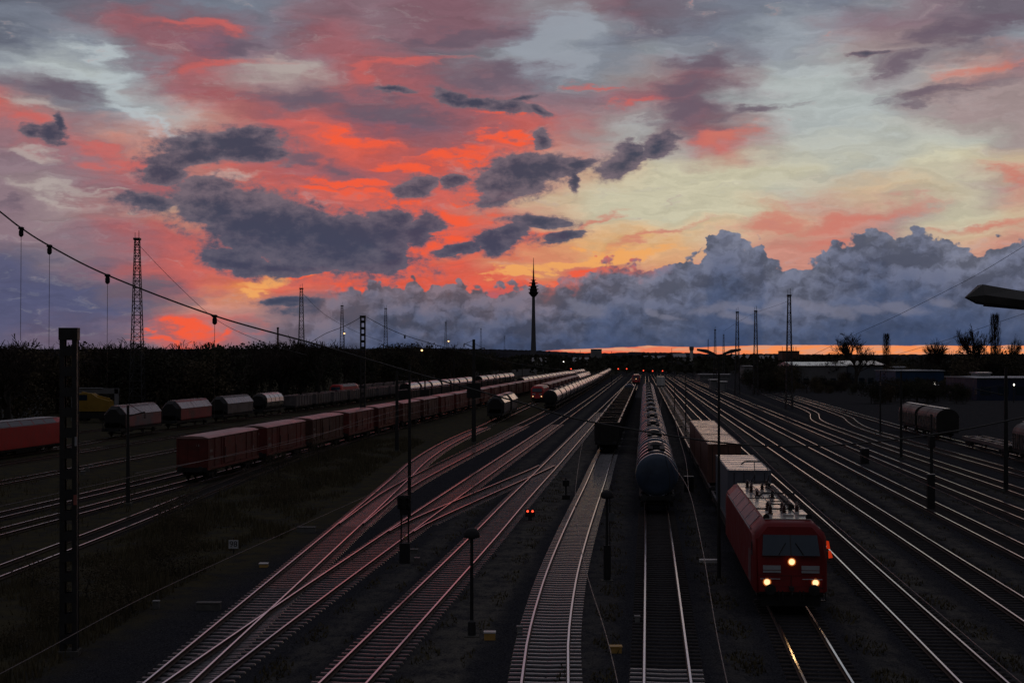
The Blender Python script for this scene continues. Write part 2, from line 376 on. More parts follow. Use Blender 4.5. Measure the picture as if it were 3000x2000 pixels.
# ------------------------------------------------------------------ materials
def M(name, c, rough=0.6, metal=0.0, var=0.3, scale=3.0, rvar=0.15, spec=0.5, c2=None, thr=(0.45, 0.7), bump=0.0, coords='Object', stretch=(1, 1, 1), coat=0.0):
    m = bpy.data.materials.new(name); m.use_nodes = True
    t = m.node_tree; p = t.nodes['Principled BSDF']; nb = NB(t)
    tcx = t.nodes.new('ShaderNodeTexCoord'); oi = t.nodes.new('ShaderNodeObjectInfo')
    v = nb.vmath('ADD', tcx.outputs[coords], nb.vec(nb.math('MULTIPLY', oi.outputs['Random'], 37.0), nb.math('MULTIPLY', oi.outputs['Random'], 11.0), 0))
    if stretch != (1, 1, 1): v = nb.mapping(v, sc=stretch)
    n1 = nb.noise(v, scale, 6, 0.62)
    lin = tuple(x for x in c)
    k = nb.math('MULTIPLY', nb.map(n1, 0.25, 0.75, 1 - var, 1 + var, smooth=False), nb.math('MULTIPLY_ADD', oi.outputs['Random'], 0.36, 0.82))
    base = nb.mix(1.0, lin, nb.vec(k, k, k), 'MULTIPLY')
    if c2:
        n2 = nb.noise(nb.vmath('ADD', v, (5, 9, 2)), scale * 0.45, 7, 0.68)
        base = nb.mix(nb.map(n2, *thr), base, c2)
    nb.link(p.inputs['Base Color'], base)
    nb.link(p.inputs['Roughness'], nb.map(n1, 0.3, 0.7, max(0.04, rough - rvar), min(1, rough + rvar), smooth=False))
    p.inputs['Metallic'].default_value = metal
    p.inputs['Specular IOR Level'].default_value = spec
    if coat: p.inputs['Coat Weight'].default_value = coat; p.inputs['Coat Roughness'].default_value = 0.12
    if bump:
        bn_ = t.nodes.new('ShaderNodeBump'); bn_.inputs['Strength'].default_value = bump; bn_.inputs['Distance'].default_value = 0.03
        t.links.new(n1, bn_.inputs['Height']); t.links.new(bn_.outputs[0], p.inputs['Normal'])
    return m
def EM(name, c, s):
    m = bpy.data.materials.new(name); m.use_nodes = True
    t = m.node_tree; t.nodes.clear(); e = t.nodes.new('ShaderNodeEmission'); o = t.nodes.new('ShaderNodeOutputMaterial')
    e.inputs[0].default_value = (*c, 1); e.inputs[1].default_value = s; t.links.new(e.outputs[0], o.inputs[0])
    return m

m_steel = M('dark_steel', (0.035, 0.036, 0.038), 0.55, 0.4)
m_mast = M('mast_steel', (0.045, 0.047, 0.05), 0.6, 0.3)
m_sleeper_dark = M('tarred_sleeper', (0.030, 0.027, 0.026), 0.78, 0.0, 0.45, 7, 0.12, 0.12)
m_railtop = M('polished_rail', (0.78, 0.84, 0.88), 0.20, 1.0, 0.10, 1.2, 0.05)
m_railside = M('rusty_rail', (0.06, 0.035, 0.025), 0.75, 0.2, 0.4, 6)
m_sleeper = M('worn_sleeper', (0.082, 0.080, 0.083), 0.18, 0.0, 0.5, 4, 0.08, 0.8, c2=(0.03, 0.027, 0.026), thr=(0.54, 0.68))
m_sleeper_dull = M('dull_sleeper', (0.062, 0.060, 0.061), 0.30, 0.0, 0.45, 4, 0.1, 0.45, c2=(0.026, 0.024, 0.023), thr=(0.5, 0.64))
m_sleeper_reddish = M('reddish_sleeper', (0.12, 0.048, 0.038), 0.26, 0.0, 0.4, 4, 0.1, 0.6, c2=(0.05, 0.022, 0.02), thr=(0.52, 0.66))  # reddish-brown tone, all but the near end of the forked tracks
m_black = M('grimy_black', (0.014, 0.014, 0.015), 0.75, 0.0, 0.4, 4)
m_wheel = M('wheel_steel', (0.03, 0.027, 0.025), 0.6, 0.5)
m_red = M('loco_red', (0.21, 0.012, 0.014), 0.45, 0, 0.22, 1.4, 0.1, 0.25, c2=(0.10, 0.02, 0.02), thr=(0.58, 0.8))
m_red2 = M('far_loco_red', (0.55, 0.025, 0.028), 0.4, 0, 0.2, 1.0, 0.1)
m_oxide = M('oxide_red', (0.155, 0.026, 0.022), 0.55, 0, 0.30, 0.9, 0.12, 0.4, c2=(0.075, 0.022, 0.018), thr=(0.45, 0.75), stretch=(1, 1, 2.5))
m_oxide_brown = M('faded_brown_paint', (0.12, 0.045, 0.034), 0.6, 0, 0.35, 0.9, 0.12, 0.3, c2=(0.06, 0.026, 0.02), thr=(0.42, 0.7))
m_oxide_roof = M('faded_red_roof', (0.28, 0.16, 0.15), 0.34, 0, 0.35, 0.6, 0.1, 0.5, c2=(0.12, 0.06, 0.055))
m_roofgrey = M('dull_grey_roof', (0.30, 0.30, 0.31), 0.40, 0.0, 0.35, 1.6, 0.12, 0.4, c2=(0.10, 0.10, 0.105), thr=(0.5, 0.75))
m_locoroof = M('pale_roof', (0.46, 0.43, 0.40), 0.22, 0.0, 0.35, 1.8, 0.12, 0.5, c2=(0.12, 0.10, 0.095), thr=(0.52, 0.75))
m_vent = M('grey_vent_panel', (0.12, 0.13, 0.145), 0.42, 0.1, 0.3, 2.0, 0.1, 0.4)
m_glass = M('cab_glass', (0.012, 0.030, 0.050), 0.12, 0, 0.1, 2, 0.02, 0.5)
m_lightgrey = M('light_grey_paint', (0.45, 0.47, 0.5), 0.5, 0, 0.15)
m_blue = M('tank_blue', (0.048, 0.072, 0.112), 0.34, 0.0, 0.3, 0.8, 0.08, 0.4, c2=(0.024, 0.034, 0.052), thr=(0.5, 0.75))
m_tankdark = M('tank_dark', (0.034, 0.036, 0.046), 0.6, 0.0, 0.35, 0.8, 0.1, 0.0)
m_hoop = M('bright_hoop', (0.60, 0.59, 0.62), 0.24, 1.0, 0.25, 2.0, 0.06)
m_silver = M('weathered_silver', (0.58, 0.56, 0.54), 0.28, 0.85, 0.30, 0.8, 0.12, 0.5, c2=(0.16, 0.13, 0.11), thr=(0.5, 0.78), stretch=(1, 1, 1))
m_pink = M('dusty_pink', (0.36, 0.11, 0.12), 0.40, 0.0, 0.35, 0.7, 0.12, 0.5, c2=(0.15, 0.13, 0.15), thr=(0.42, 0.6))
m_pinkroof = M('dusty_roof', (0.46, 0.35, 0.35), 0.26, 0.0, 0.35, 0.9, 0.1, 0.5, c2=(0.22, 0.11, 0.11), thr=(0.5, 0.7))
m_greywagon = M('grey_wagon', (0.14, 0.125, 0.13), 0.5, 0.0, 0.3, 0.9, 0.1, 0.4, c2=(0.06, 0.05, 0.05))
m_open = M('dark_gondola', (0.026, 0.025, 0.025), 0.5, 0.1, 0.35, 0.9, 0.1, 0.4)
m_openrim = M('gondola_rim', (0.07, 0.07, 0.072), 0.32, 0.3, 0.35, 2.0, 0.1, 0.6)
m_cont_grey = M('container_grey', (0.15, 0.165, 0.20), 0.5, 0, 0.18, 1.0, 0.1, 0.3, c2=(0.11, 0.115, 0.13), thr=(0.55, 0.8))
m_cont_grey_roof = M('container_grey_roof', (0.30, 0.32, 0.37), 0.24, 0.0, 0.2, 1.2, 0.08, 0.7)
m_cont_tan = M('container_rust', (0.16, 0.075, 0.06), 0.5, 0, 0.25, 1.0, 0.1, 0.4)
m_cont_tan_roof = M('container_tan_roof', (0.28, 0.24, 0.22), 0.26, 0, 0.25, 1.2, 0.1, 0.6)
m_whiteroof = M('pale_curved_roof', (0.72, 0.70, 0.69), 0.26, 0.6, 0.25, 0.6, 0.1, 0.5)
m_concrete = M('concrete', (0.26, 0.25, 0.24), 0.8, 0, 0.3, 1.2)
m_wallgrey = M('grey_wall', (0.20, 0.20, 0.205), 0.7, 0, 0.2, 0.4)
m_navy = M('navy_cladding', (0.014, 0.028, 0.075), 0.45, 0.1, 0.2, 0.5)
m_bluewall = M('blue_cladding', (0.02, 0.07, 0.16), 0.45, 0.1, 0.2, 0.5)
m_brick = M('dark_brick', (0.16, 0.085, 0.07), 0.8, 0, 0.3, 1.0)
m_yellow = M('machine_yellow', (0.34, 0.20, 0.025), 0.5, 0, 0.3, 1.0)
m_yellowbox = M('yellow_paint', (0.50, 0.30, 0.08), 0.55, 0, 0.3, 3.0)
m_white = M('white_paint', (0.72, 0.71, 0.69), 0.5, 0, 0.2, 3.0)
m_bark = M('bark', (0.03, 0.025, 0.021), 0.9, 0, 0.4, 3.0)
m_twig = M('twigs', (0.050, 0.040, 0.034), 0.9, 0, 0.5, 0.6, 0.05, 0.1)
m_leaf = M('dark_foliage', (0.050, 0.048, 0.034), 0.9, 0, 0.6, 0.5, 0.05, 0.1)
m_leaf2 = M('brown_foliage', (0.085, 0.068, 0.044), 0.9, 0, 0.6, 0.5, 0.05, 0.1)
m_grass = M('dry_grass', (0.098, 0.082, 0.048), 0.95, 0, 0.5, 0.6, 0.03, 0.05)
m_wire = M('wire', (0.05, 0.048, 0.045), 0.5, 0.5)
m_copper = M('contact_wire', (0.14, 0.13, 0.125), 0.5, 0.6)
m_insul = M('insulator', (0.07, 0.035, 0.03), 0.3)
m_hill = M('hill_forest', (0.045, 0.045, 0.055), 1.0, 0, 0.4, 0.004, 0.0, 0.0)
e_head = EM('headlight_glow', (1.0, 0.64, 0.32), 1.5)
e_halo = EM('headlight_reflector', (1.0, 0.24, 0.04), 0.45)  # orange halo round each headlight, put into an emissive ring
e_warm = EM('warm_lamp', (1.0, 0.55, 0.22), 3.0)
e_redpanel = EM('glowing_panel', (1.0, 0.06, 0.012), 0.36)
m_box = M('cabinet_grey', (0.13, 0.13, 0.125), 0.7, 0, 0.3, 3.0, 0.1, 0.2)
m_boxlid = M('cabinet_lid', (0.24, 0.24, 0.235), 0.6, 0, 0.3, 3.0, 0.1, 0.3)
e_white = EM('white_lamp', (1.0, 0.92, 0.8), 3.0)
e_redlamp = EM('red_lamp', (1.0, 0.07, 0.03), 2.2)
m_orange = M('signal_orange', (0.85, 0.10, 0.03), 0.45, 0, 0.1)

# ------------------------------------------------------------------ ground
def ground_mat():
    m = bpy.data.materials.new('yard_ground'); m.use_nodes = True
    t = m.node_tree; p = t.nodes['Principled BSDF']; nb = NB(t)
    g = t.nodes.new('ShaderNodeNewGeometry'); s = t.nodes.new('ShaderNodeSeparateXYZ'); t.links.new(g.outputs['Position'], s.inputs[0])
    pos = g.outputs['Position']
    n_l = nb.noise(nb.mapping(pos, sc=(1, 0.22, 1), rot=(0, 0, R(5.8))), 0.55, 6, 0.62)
    n_s = nb.noise(pos, 14.0, 5, 0.7)
    n_p = nb.noise(pos, 0.9, 7, 0.65)
    tt = nb.math('SUBTRACT', s.outputs[0], nb.math('MULTIPLY', s.outputs[1], 0.1))
    tt = nb.math('ADD', tt, nb.math('MULTIPLY', nb.math('SUBTRACT', n_l, 0.5), 1.5))
    # trodden sandy paths between the tracks, by distance across the yard
    pk = [(-60, 0.1), (-13.2, 0.1), (-12.6, 0.55), (-11.8, 0.65), (-11.2, 0.1), (-8.6, 0.1), (-8.0, 0.8), (-6.6, 0.95), (-5.9, 0.1), (-3.2, 0.1), (-2.6, 0.55), (-1.6, 0.5), (-1.1, 0.08),
          (2.2, 0.08), (2.7, 0.5), (3.4, 0.55), (4.0, 0.08), (7.4, 0.08), (8.0, 0.7), (8.8, 0.75), (9.3, 0.08), (11.8, 0.08), (12.4, 0.85), (13.2, 0.85), (13.7, 0.08), (16.6, 0.08), (17.2, 0.8), (18.0, 0.75), (18.5, 0.08),
          (21.5, 0.1), (22.2, 0.6), (22.9, 0.6), (23.4, 0.1), (26.2, 0.1), (27.0, 0.6), (27.6, 0.6), (28.1, 0.15), (60, 0.3)]
    path = nb.curve(nb.map(tt, -60, 60, 0, 1, smooth=False), [((a + 60) / 120, v) for a, v in pk])
    n_q = nb.noise(nb.mapping(pos, sc=(1, 0.45, 1)), 2.6, 6, 0.7)
    path = nb.math('MULTIPLY', nb.math('MULTIPLY', path, nb.map(n_p, 0.30, 0.58, 0.30, 1.0)), nb.map(n_q, 0.34, 0.55, 0.25, 1.0))
    bal = nb.mix(nb.map(n_s, 0.35, 0.65), (0.016, 0.0165, 0.021), (0.056, 0.058, 0.068))
    sand = nb.mix(nb.map(n_s, 0.3, 0.7), (0.085, 0.080, 0.070), (0.18, 0.168, 0.146))
    grass = nb.mix(n_p, (0.044, 0.042, 0.026), (0.096, 0.082, 0.050))
    c = nb.mix(path, bal, sand)
    gm = nb.math('MULTIPLY', nb.map(tt, -18.5, -21.5), nb.map(n_p, 0.35, 0.6, 0.4, 1.0))
    c = nb.mix(gm, c, grass)
    c = nb.mix(nb.math('MULTIPLY', nb.map(s.outputs[1], 600, 1200), 0.8), c, (0.03, 0.03, 0.026))
    nb.link(p.inputs['Base Color'], c); p.inputs['Roughness'].default_value = 0.95; p.inputs['Specular IOR Level'].default_value = 0.0
    bp = t.nodes.new('ShaderNodeBump'); bp.inputs['Strength'].default_value = 0.9; bp.inputs['Distance'].default_value = 0.06
    t.links.new(nb.math('ADD', n_s, nb.math('MULTIPLY', n_p, 0.6)), bp.inputs['Height']); t.links.new(bp.outputs[0], p.inputs['Normal'])
    return m
G0 = -0.23
g = MB()
ys = [-60, 0, 30, 60, 100, 160, 260, 420, 700, 1200, 2500, 6000, 20000]
for a, c in zip(ys, ys[1:]):
    w0, w1 = max(120, a * 1.2 + 120), max(120, c * 1.2 + 120)
    g.face_add([(-w0, a, G0), (w0, a, G0), (w1, c, G0), (-w1, c, G0)], [(0, 1, 2, 3)])
tag(g.build('ground', ground_mat()), kind='structure')

# far ridges
h = MB()
def ridge(Y, pts, th):
    top = [at(px, Y, zof(py, Y)) for px, py in pts]
    n = len(top); vs = []
    for p in top: vs += [(p.x, Y, p.z), (p.x * 0.96, Y - th, -2.0), (p.x * 1.05, Y + th, -2.0)]
    fs = []
    for i in range(n - 1):
        a = 3 * i; fs += [(a + 1, a + 4, a + 3, a), (a, a + 3, a + 5, a + 2)]
    h.face_add(vs, fs)
rnd = random.Random(5)
def jag(pts, step, amp):
    out = []
    for (x0, y0), (x1, y1) in zip(pts, pts[1:]):
        n = max(1, int((x1 - x0) / step))
        for i in range(n):
            f = i / n; out.append((x0 + (x1 - x0) * f, y0 + (y1 - y0) * f + rnd.uniform(-amp, amp)))
    return out + [pts[-1]]
ridge(9000, jag([(-900, 1020), (0, 1022), (900, 1022), (1250, 1020), (1420, 1022), (1560, 1026), (1720, 1034), (1790, 1034), (1850, 1031), (2020, 1033), (2060, 1036), (2140, 1038), (2250, 1036), (2420, 1038), (2600, 1038), (3000, 1036), (3900, 1030)], 6, 1.0), 900)
tag(h.build('hills', m_hill), kind='structure')

# ------------------------------------------------------------------ tracks
class Path:
    def __init__(self, pts):
        p = [Vector((x, y, 0)) for y, x in pts]
        out = []
        for i in range(len(p) - 1):
            a, b2, c2, d = p[max(i - 1, 0)], p[i], p[i + 1], p[min(i + 2, len(p) - 1)]
            L = (c2 - b2).length; n = max(1, int(L / 3.0)) if b2.y < 330 else max(1, int(L / 14))
            # tangents scaled by segment length keep uneven spacing smooth
            t0 = (c2 - a) / max(1e-6, (c2.y - a.y)) * (c2.y - b2.y); t1 = (d - b2) / max(1e-6, (d.y - b2.y)) * (c2.y - b2.y)
            for k in range(n):
                s = k / n; s2, s3 = s * s, s * s * s
                out.append(b2 * (2*s3 - 3*s2 + 1) + t0 * (s3 - 2*s2 + s) + c2 * (-2*s3 + 3*s2) + t1 * (s3 - s2))
        out.append(p[-1]); self.p = out
    def x(self, y):
        p = self.p
        if y <= p[0].y: a, b2 = p[0], p[1]
        elif y >= p[-1].y: a, b2 = p[-2], p[-1]
        else:
            for a, b2 in zip(p, p[1:]):
                if a.y <= y <= b2.y: break
        f = (y - a.y) / (b2.y - a.y); return a.x + (b2.x - a.x) * f
    def dir(self, y0, y1): return math.atan2(-(self.x(y1) - self.x(y0)), y1 - y0)   # rotation about z that lays +Y along the track
def line(t, d, ys_=(30, 900)): return Path([(y, t + d * y) for y in ys_])
RAILSEC = [(-0.036, 0, 0), (0.036, 0, 0), (0.036, -0.035, 1), (0.012, -0.05, 1), (0.012, -0.13, 1), (0.07, -0.165, 1), (-0.07, -0.165, 1), (-0.012, -0.13, 1), (-0.012, -0.05, 1), (-0.036, -0.035, 1)]
def sweep(path, off, y0=None, y1=None, sec=RAILSEC, z=0.0):
    mb = MB(); P_ = [q for q in path.p if (y0 is None or q.y >= y0 - 0.01) and (y1 is None or q.y <= y1 + 0.01)]
    rings = []
    for i, q in enumerate(P_):
        d = (P_[min(i + 1, len(P_) - 1)] - P_[max(i - 1, 0)]).normalized(); nrm = Vector((d.y, -d.x, 0))
        rings.append([q + nrm * (off + sx) + Vector((0, 0, sz + z)) for sx, sz, _ in sec])
    n = len(sec); k = 0
    for r in rings: mb.v += [tuple(v) for v in r]
    for i in range(len(rings) - 1):
        for j in range(n):
            a0 = i * n + j; a1 = i * n + (j + 1) % n
            mb.f.append([a0, a0 + n, a1 + n, a1]); mb.m.append(0 if j == 0 else 1)
    mb.f.append(list(range(n))); mb.m.append(1); e = (len(rings) - 1) * n; mb.f.append([e + j for j in range(n)][::-1]); mb.m.append(1)
    return mb
# one trough sleeper: bowed top with turned-down ends
def sleeper_mesh(half=1.3):
    mb = MB(); rings = []
    for x in (-half, -half + 0.08, -0.75, -0.3, 0.0, 0.3, 0.75, half - 0.08, half):
        e = 1.0 if abs(x) < half - 0.01 else 0.0
        zt = -0.165 if e else -0.30
        zt -= 0.02 * (1 - min(1, abs(x) / 0.75)) * e
        rings.append([(x, -0.13, -0.34), (x, -0.11, zt - 0.035), (x, -0.055, zt), (x, 0.055, zt), (x, 0.11, zt - 0.035), (x, 0.13, -0.34)])
    mb.loft(rings); return mb
_sl = sleeper_mesh()
def add_track(name, label, path, y0=None, y1=None, sleepers=None, mat=m_sleeper, n_ind=90, group='railway tracks across the yard', gap=0.62, half=1.3, zoff=0.0, near=None):
    return _track(name, label, path, y0, y1, sleepers, mat, n_ind, group, gap, half, zoff, near)
def _track(name, label, path, y0=None, y1=None, sleepers=None, mat=m_sleeper, n_ind=90, group='railway tracks across the yard', gap=0.62, half=1.3, zoff=0.0, near=None):
    r = thing(name, label, 'track', (path.x(60), 60, 0), 0, group)
    inv = Matrix.Translation((-r.location.x, -60, zoff))
    for sgn in (-1, 1):
        o = sweep(path, sgn * 0.7535, y0, y1).build('rail', [m_railtop, m_railside], r, smooth=False)
        o.data.transform(inv)
    if sleepers:
        a, c = sleepers; y = a; i = 0; rest = MB(); src = None; rs = random.Random(hash(name) % 1000 + int(a * 7))
        while y < c:
            x = path.x(y); rz = path.dir(y - 1, y + 1); L = math.cos(rz)
            if i < n_ind:
                mm = near[1] if near and y < near[0] else mat
                if src is None or src.data.materials[0] is not mm: src = sleeper_mesh(half).build('sleeper', mm, r); o = src
                else: o = src.copy(); COL.objects.link(o)
                o.location = (x - r.location.x, y - 60, zoff + rs.uniform(-0.008, 0.004)); o.rotation_euler = (0, 0, rz + rs.uniform(-0.012, 0.012))
            elif y < 320:
                cs, sn = math.cos(rz), math.sin(rz)
                k = len(rest.v); zz = zoff + rs.uniform(-0.008, 0.004)
                for v in _sl.v: rest.v.append((x - r.location.x + v[0] * cs - v[1] * sn, y - 60 + v[0] * sn + v[1] * cs, v[2] + zz))
                for f in _sl.f: rest.f.append([q + k for q in f]); rest.m.append(0)
            y += gap * L; i += 1
        if rest.f: tag(rest.build('sleepers', mat, r), kind='stuff')
    return r

T = {}
T['A1'] = Path([(36,-11.25),(43.8,-11.08),(75.3,-10.4),(95,-10.0),(119,-9.6),(138,-9.3),(162.6,-8.1),(186,-6.2),(211,-3.7),(225,-2.6),(330,7.0),(560,29.5),(836,55)])
T['A2'] = Path([(80,-10.33),(95,-9.75),(104,-9.35),(113.3,-8.65),(119.8,-8.06),(134.4,-6.55),(159.5,-3.85),(203,0.75),(248.8,5.6),(288,9.5),(500,29.8),(836,60)])
T['B'] = Path([(36,-11.0),(43.8,-10.46),(60,-8.95),(75.3,-7.42),(91.7,-5.8),(119.8,-2.9),(190.9,4.5),(357,21.3),(800,65)])
T['CB'] = Path([(79,-7.0),(85.5,-6.2),(99.5,-3.4),(116.4,0.17),(128,2.6),(136,4.1)])
T['C'] = Path([(36,-6.25),(43.77,-5.45),(79.3,-1.69),(100.7,0.45),(128.2,3.33),(214.4,12.2),(565,48.8),(800,73)])
T['D'] = Path([(36,0.82),(43.77,1.05),(49.6,1.28),(56.4,1.69),(66.8,2.47),(80.9,3.74),(96.1,5.21),(112.7,6.85),(138.9,9.34),(300,25.4),(800,75)])
T['E'] = Path([(36,4.2),(43.77,4.99),(91.9,9.75),(300,30.0),(800,79)])
T['F'] = Path([(36,9.45),(43.77,10.19),(56,11.45),(77,13.4),(100.4,15.6),(440,48.0),(800,82)])
T['G'] = Path([(36,14.4),(43.77,15.18),(74.2,18.0),(118,22.05),(300,39.0),(800,86)])
T['H'] = Path([(36,19.4),(56.9,21.3),(117.7,26.7),(300,43.4),(800,90)])
T['I'] = Path([(40,24.6),(73.7,27.6),(117.7,31.5),(300,48.0),(800,94)])
T['J'] = Path([(60,31.3),(90.7,34.0),(117.7,36.3),(300,52.6),(800,98)])
T['K'] = Path([(70,36.4),(108,39.8),(156.6,43.6),(188,46.4),(215,49.0),(228,50.8),(240,53.2),(252,55.8),(268,58.2),(300,62),(400,73)])
T['L'] = Path([(80,42.4),(124.8,46.0),(146.7,47.5),(177,49.7),(196,51.3),(208,52.8),(222,55.3),(236,58.0),(252,60.2),(300,66),(400,77)])
T['Mx'] = Path([(90,47.9),(145,52.9),(175,55.4),(199,57.5),(260,64),(400,79)])
T['R'] = Path([(60,-33.2),(114.5,-27),(145.8,-23.5),(256.5,-11),(381,3),(523,19),(800,50)])
T['Q'] = Path([(60,-25.4),(80,-24.6),(91,-24.3),(110,-24.0),(120,-23.75),(140,-22.9),(150,-22.3),(165,-21.1),(176,-19.95)])
T['S1'] = Path([(60,-38),(91.9,-33.8),(122.6,-30.2),(256.5,-15.6),(381,-1.8),(523,14.4),(800,46)])
T['S2'] = Path([(100,-44.2),(133.5,-40.3),(153.7,-37.9),(300,-20.5),(800,39)])
T['W'] = line(-66, 0.12, (130, 300, 560, 800))
T['HT'] = Path([(100,-59),(140,-54.3),(158,-52.2),(180,-51.5),(200,-49.3),(243,-44.2),(265,-41.5),(340,-32.2),(700,11)])
T['LT'] = line(-83.3, 0.12, (170, 300, 560, 800))

YG = 'tracks of the shunting yard'
add_track('railway_track', 'switch track curving up the left middle with reddish sleepers where it forks left', T['A1'], None, None, (36, 205), m_sleeper_reddish, 95, YG, near=(63, m_sleeper_dull))
add_track('railway_track', 'branch track right of the fork that runs under the long silver tank train', T['A2'], 84, None, (86, 210), m_sleeper_reddish, 20, YG, zoff=-0.004)
add_track('railway_track', 'track merging from the right into the forked switch track at the bottom edge', T['B'], None, None, (45, 215), m_sleeper_reddish, 95, YG, zoff=-0.008, near=(66, m_sleeper_dull))
add_track('railway_track', 'short crossover track linking two neighbouring straight tracks in the middle of the yard', T['CB'], 81, 135, (87, 134), m_sleeper_dull, 40, YG, zoff=-0.012)
add_track('railway_track', 'straight track left of the curving middle track, passing the round-topped post', T['C'], None, None, (36, 260), m_sleeper_dull, 100, YG)
add_track('railway_track', 'curving middle track with bright wet sleepers that leads to the dark open wagons', T['D'], None, None, (36, 205), m_sleeper, 100, YG)
add_track('railway_track', 'dark straight track in front of the blue tank wagon', T['E'], None, None, (36, 95), m_sleeper_dark, 60, YG, near=(46.5, m_sleeper))
add_track('railway_track', 'track under the red locomotive with lit headlights, glinting orange ahead of it', T['F'], None, None, (36, 60), m_sleeper_dark, 40, YG)
add_track('railway_track', 'first empty track to the right of the red locomotive', T['G'], None, None, (40, 130), m_sleeper_dark, 50, YG)
add_track('railway_track', 'second empty track to the right of the red locomotive', T['H'], None, None, (50, 130), m_sleeper_dark, 30, YG)
add_track('railway_track', 'third empty track to the right of the red locomotive', T['I'], None, None, (60, 110), m_sleeper_dark, 20, YG)
add_track('railway_track', 'fourth empty track to the right of the red locomotive', T['J'], None, None, (80, 120), m_sleeper_dark, 15, YG)
add_track('railway_track', 'right-hand track with an s-shaped bend, the nearer of the two bent ones', T['K'], None, None, (105, 260), m_sleeper_dark, 5, YG)
add_track('railway_track', 'right-hand track with an s-shaped bend, beside the dark covered wagons', T['L'], None, None, (120, 260), m_sleeper_dark, 5, YG)
add_track('railway_track', 'outermost right-hand track under the dark covered wagons', T['Mx'], None, None, None, m_sleeper, 5, YG)
add_track('railway_track', 'track under the long rust-red covered train', T['R'], None, None, (90, 116), m_sleeper_dark, 10, YG)
add_track('railway_track', 'track running in from the lower left to meet the rust-red train track', T['Q'], None, 172, (80, 150), m_sleeper_dark, 10, YG, zoff=-0.004)
add_track('railway_track', 'track just left of the rust-red covered train', T['S1'], None, None, (88, 135), m_sleeper_dark, 10, YG)
add_track('railway_track', 'empty track between the rust-red train and the dusty pink hopper wagons', T['S2'], None, None, None, m_sleeper, 10, YG)
add_track('railway_track', 'far left track under the wagons with shining pale roofs', T['W'], None, None, None, m_sleeper, 10, YG)
add_track('railway_track', 'far left track under the dusty pink hopper wagons', T['HT'], None, None, None, m_sleeper, 10, YG)
add_track('railway_track', 'leftmost track at the foot of the dark tree belt', T['LT'], None, None, None, m_sleeper, 10, YG)
# ------------------------------------------------------------------ rolling stock (local axes: y = 0 near end, +y away, z = 0 rail top)
def bogies(root, ys, gauge_half=0.7535, wb=1.8, r=0.46):
    for y in ys:
        bf = MB()
        for s in (-1, 1):
            bf.cbox((s * 0.98, y, 0.56), (0.16, wb + 0.9, 0.22))
            for d in (-1, 1): bf.cbox((s * 1.0, y + d * wb / 2, 0.47), (0.22, 0.34, 0.34))
            bf.cbox((s * 1.0, y, 0.42), (0.14, 0.5, 0.3))
        bf.cbox((0, y, 0.62), (1.9, 0.5, 0.2))
        bo = bf.build('bogie', m_black, root)
        for d in (-1, 1):
            w = MB()
            for s in (-1, 1):
                w.lathe([(0.04, s * 0.70), (r, s * 0.70), (r, s * 0.80), (0.04, s * 0.80)][::s], 18, (y + d * wb / 2, r), 'x')
            w.lathe([(0.08, -0.72), (0.08, 0.72)], 8, (y + d * wb / 2, r), 'x')
            w.build('wheelset', m_wheel, bo, smooth=True)
def axles(root, ys, r=0.5):
    for y in ys:
        w = MB()
        for s in (-1, 1):
            w.lathe([(0.04, s * 0.70), (r, s * 0.70), (r, s * 0.80), (0.04, s * 0.80)][::s], 18, (y, r), 'x')
        w.lathe([(0.08, -0.72), (0.08, 0.72)], 8, (y, r), 'x')
        o = w.build('wheelset', m_wheel, root, smooth=True)
        a = MB()
        for s in (-1, 1): a.cbox((s * 0.98, y, 0.55), (0.16, 1.3, 0.12)); a.cbox((s * 0.98, y, 0.5), (0.2, 0.3, 0.34))
        a.build('axle_box', m_black, root)
def buffers(root, ys, z=1.05):
    for y, d in ys:
        for s in (-1, 1):
            bb = MB(); a, c = (y, y + d * 0.5)
            bb.lathe([(0.11, a), (0.11, y + d * 0.32), (0.06, y + d * 0.32), (0.06, y + d * 0.46), (0.23, y + d * 0.47), (0.22, c), (0.0, c + d * 0.01)], 14, (s * 0.875, z), 'y')
            bb.build('buffer', m_steel, root, smooth=True)
def frame(root, L, w=2.7, z0=0.9, z1=1.2, mat=None):
    f = MB()
    for s in (-1, 1): f.box(s * w / 2 - (0.14 if s > 0 else 0), s * w / 2 + (0.14 if s < 0 else 0), 0.6, L - 0.6, z0 - 0.05, z1 - 0.003)
    f.box(-0.25, 0.25, 0.7, L - 0.7, z0 - 0.2, z1 - 0.01)
    for y in (0.55, L - 0.55): f.box(-w / 2, w / 2, y - 0.1, y + 0.1, z0 - 0.1, z1 - 0.006)
    n = int(L / 2.2)
    for i in range(1, n): f.cbox((0, 0.6 + (L - 1.2) * i / n, (z0 + z1) / 2 - 0.02), (w - 0.3, 0.14, z1 - z0 - 0.06))
    return f.build('underframe', mat or m_black, root)
def simple(root_name, label, cat, group): return thing(root_name, label, cat, (0, 0, 0), 0, group)

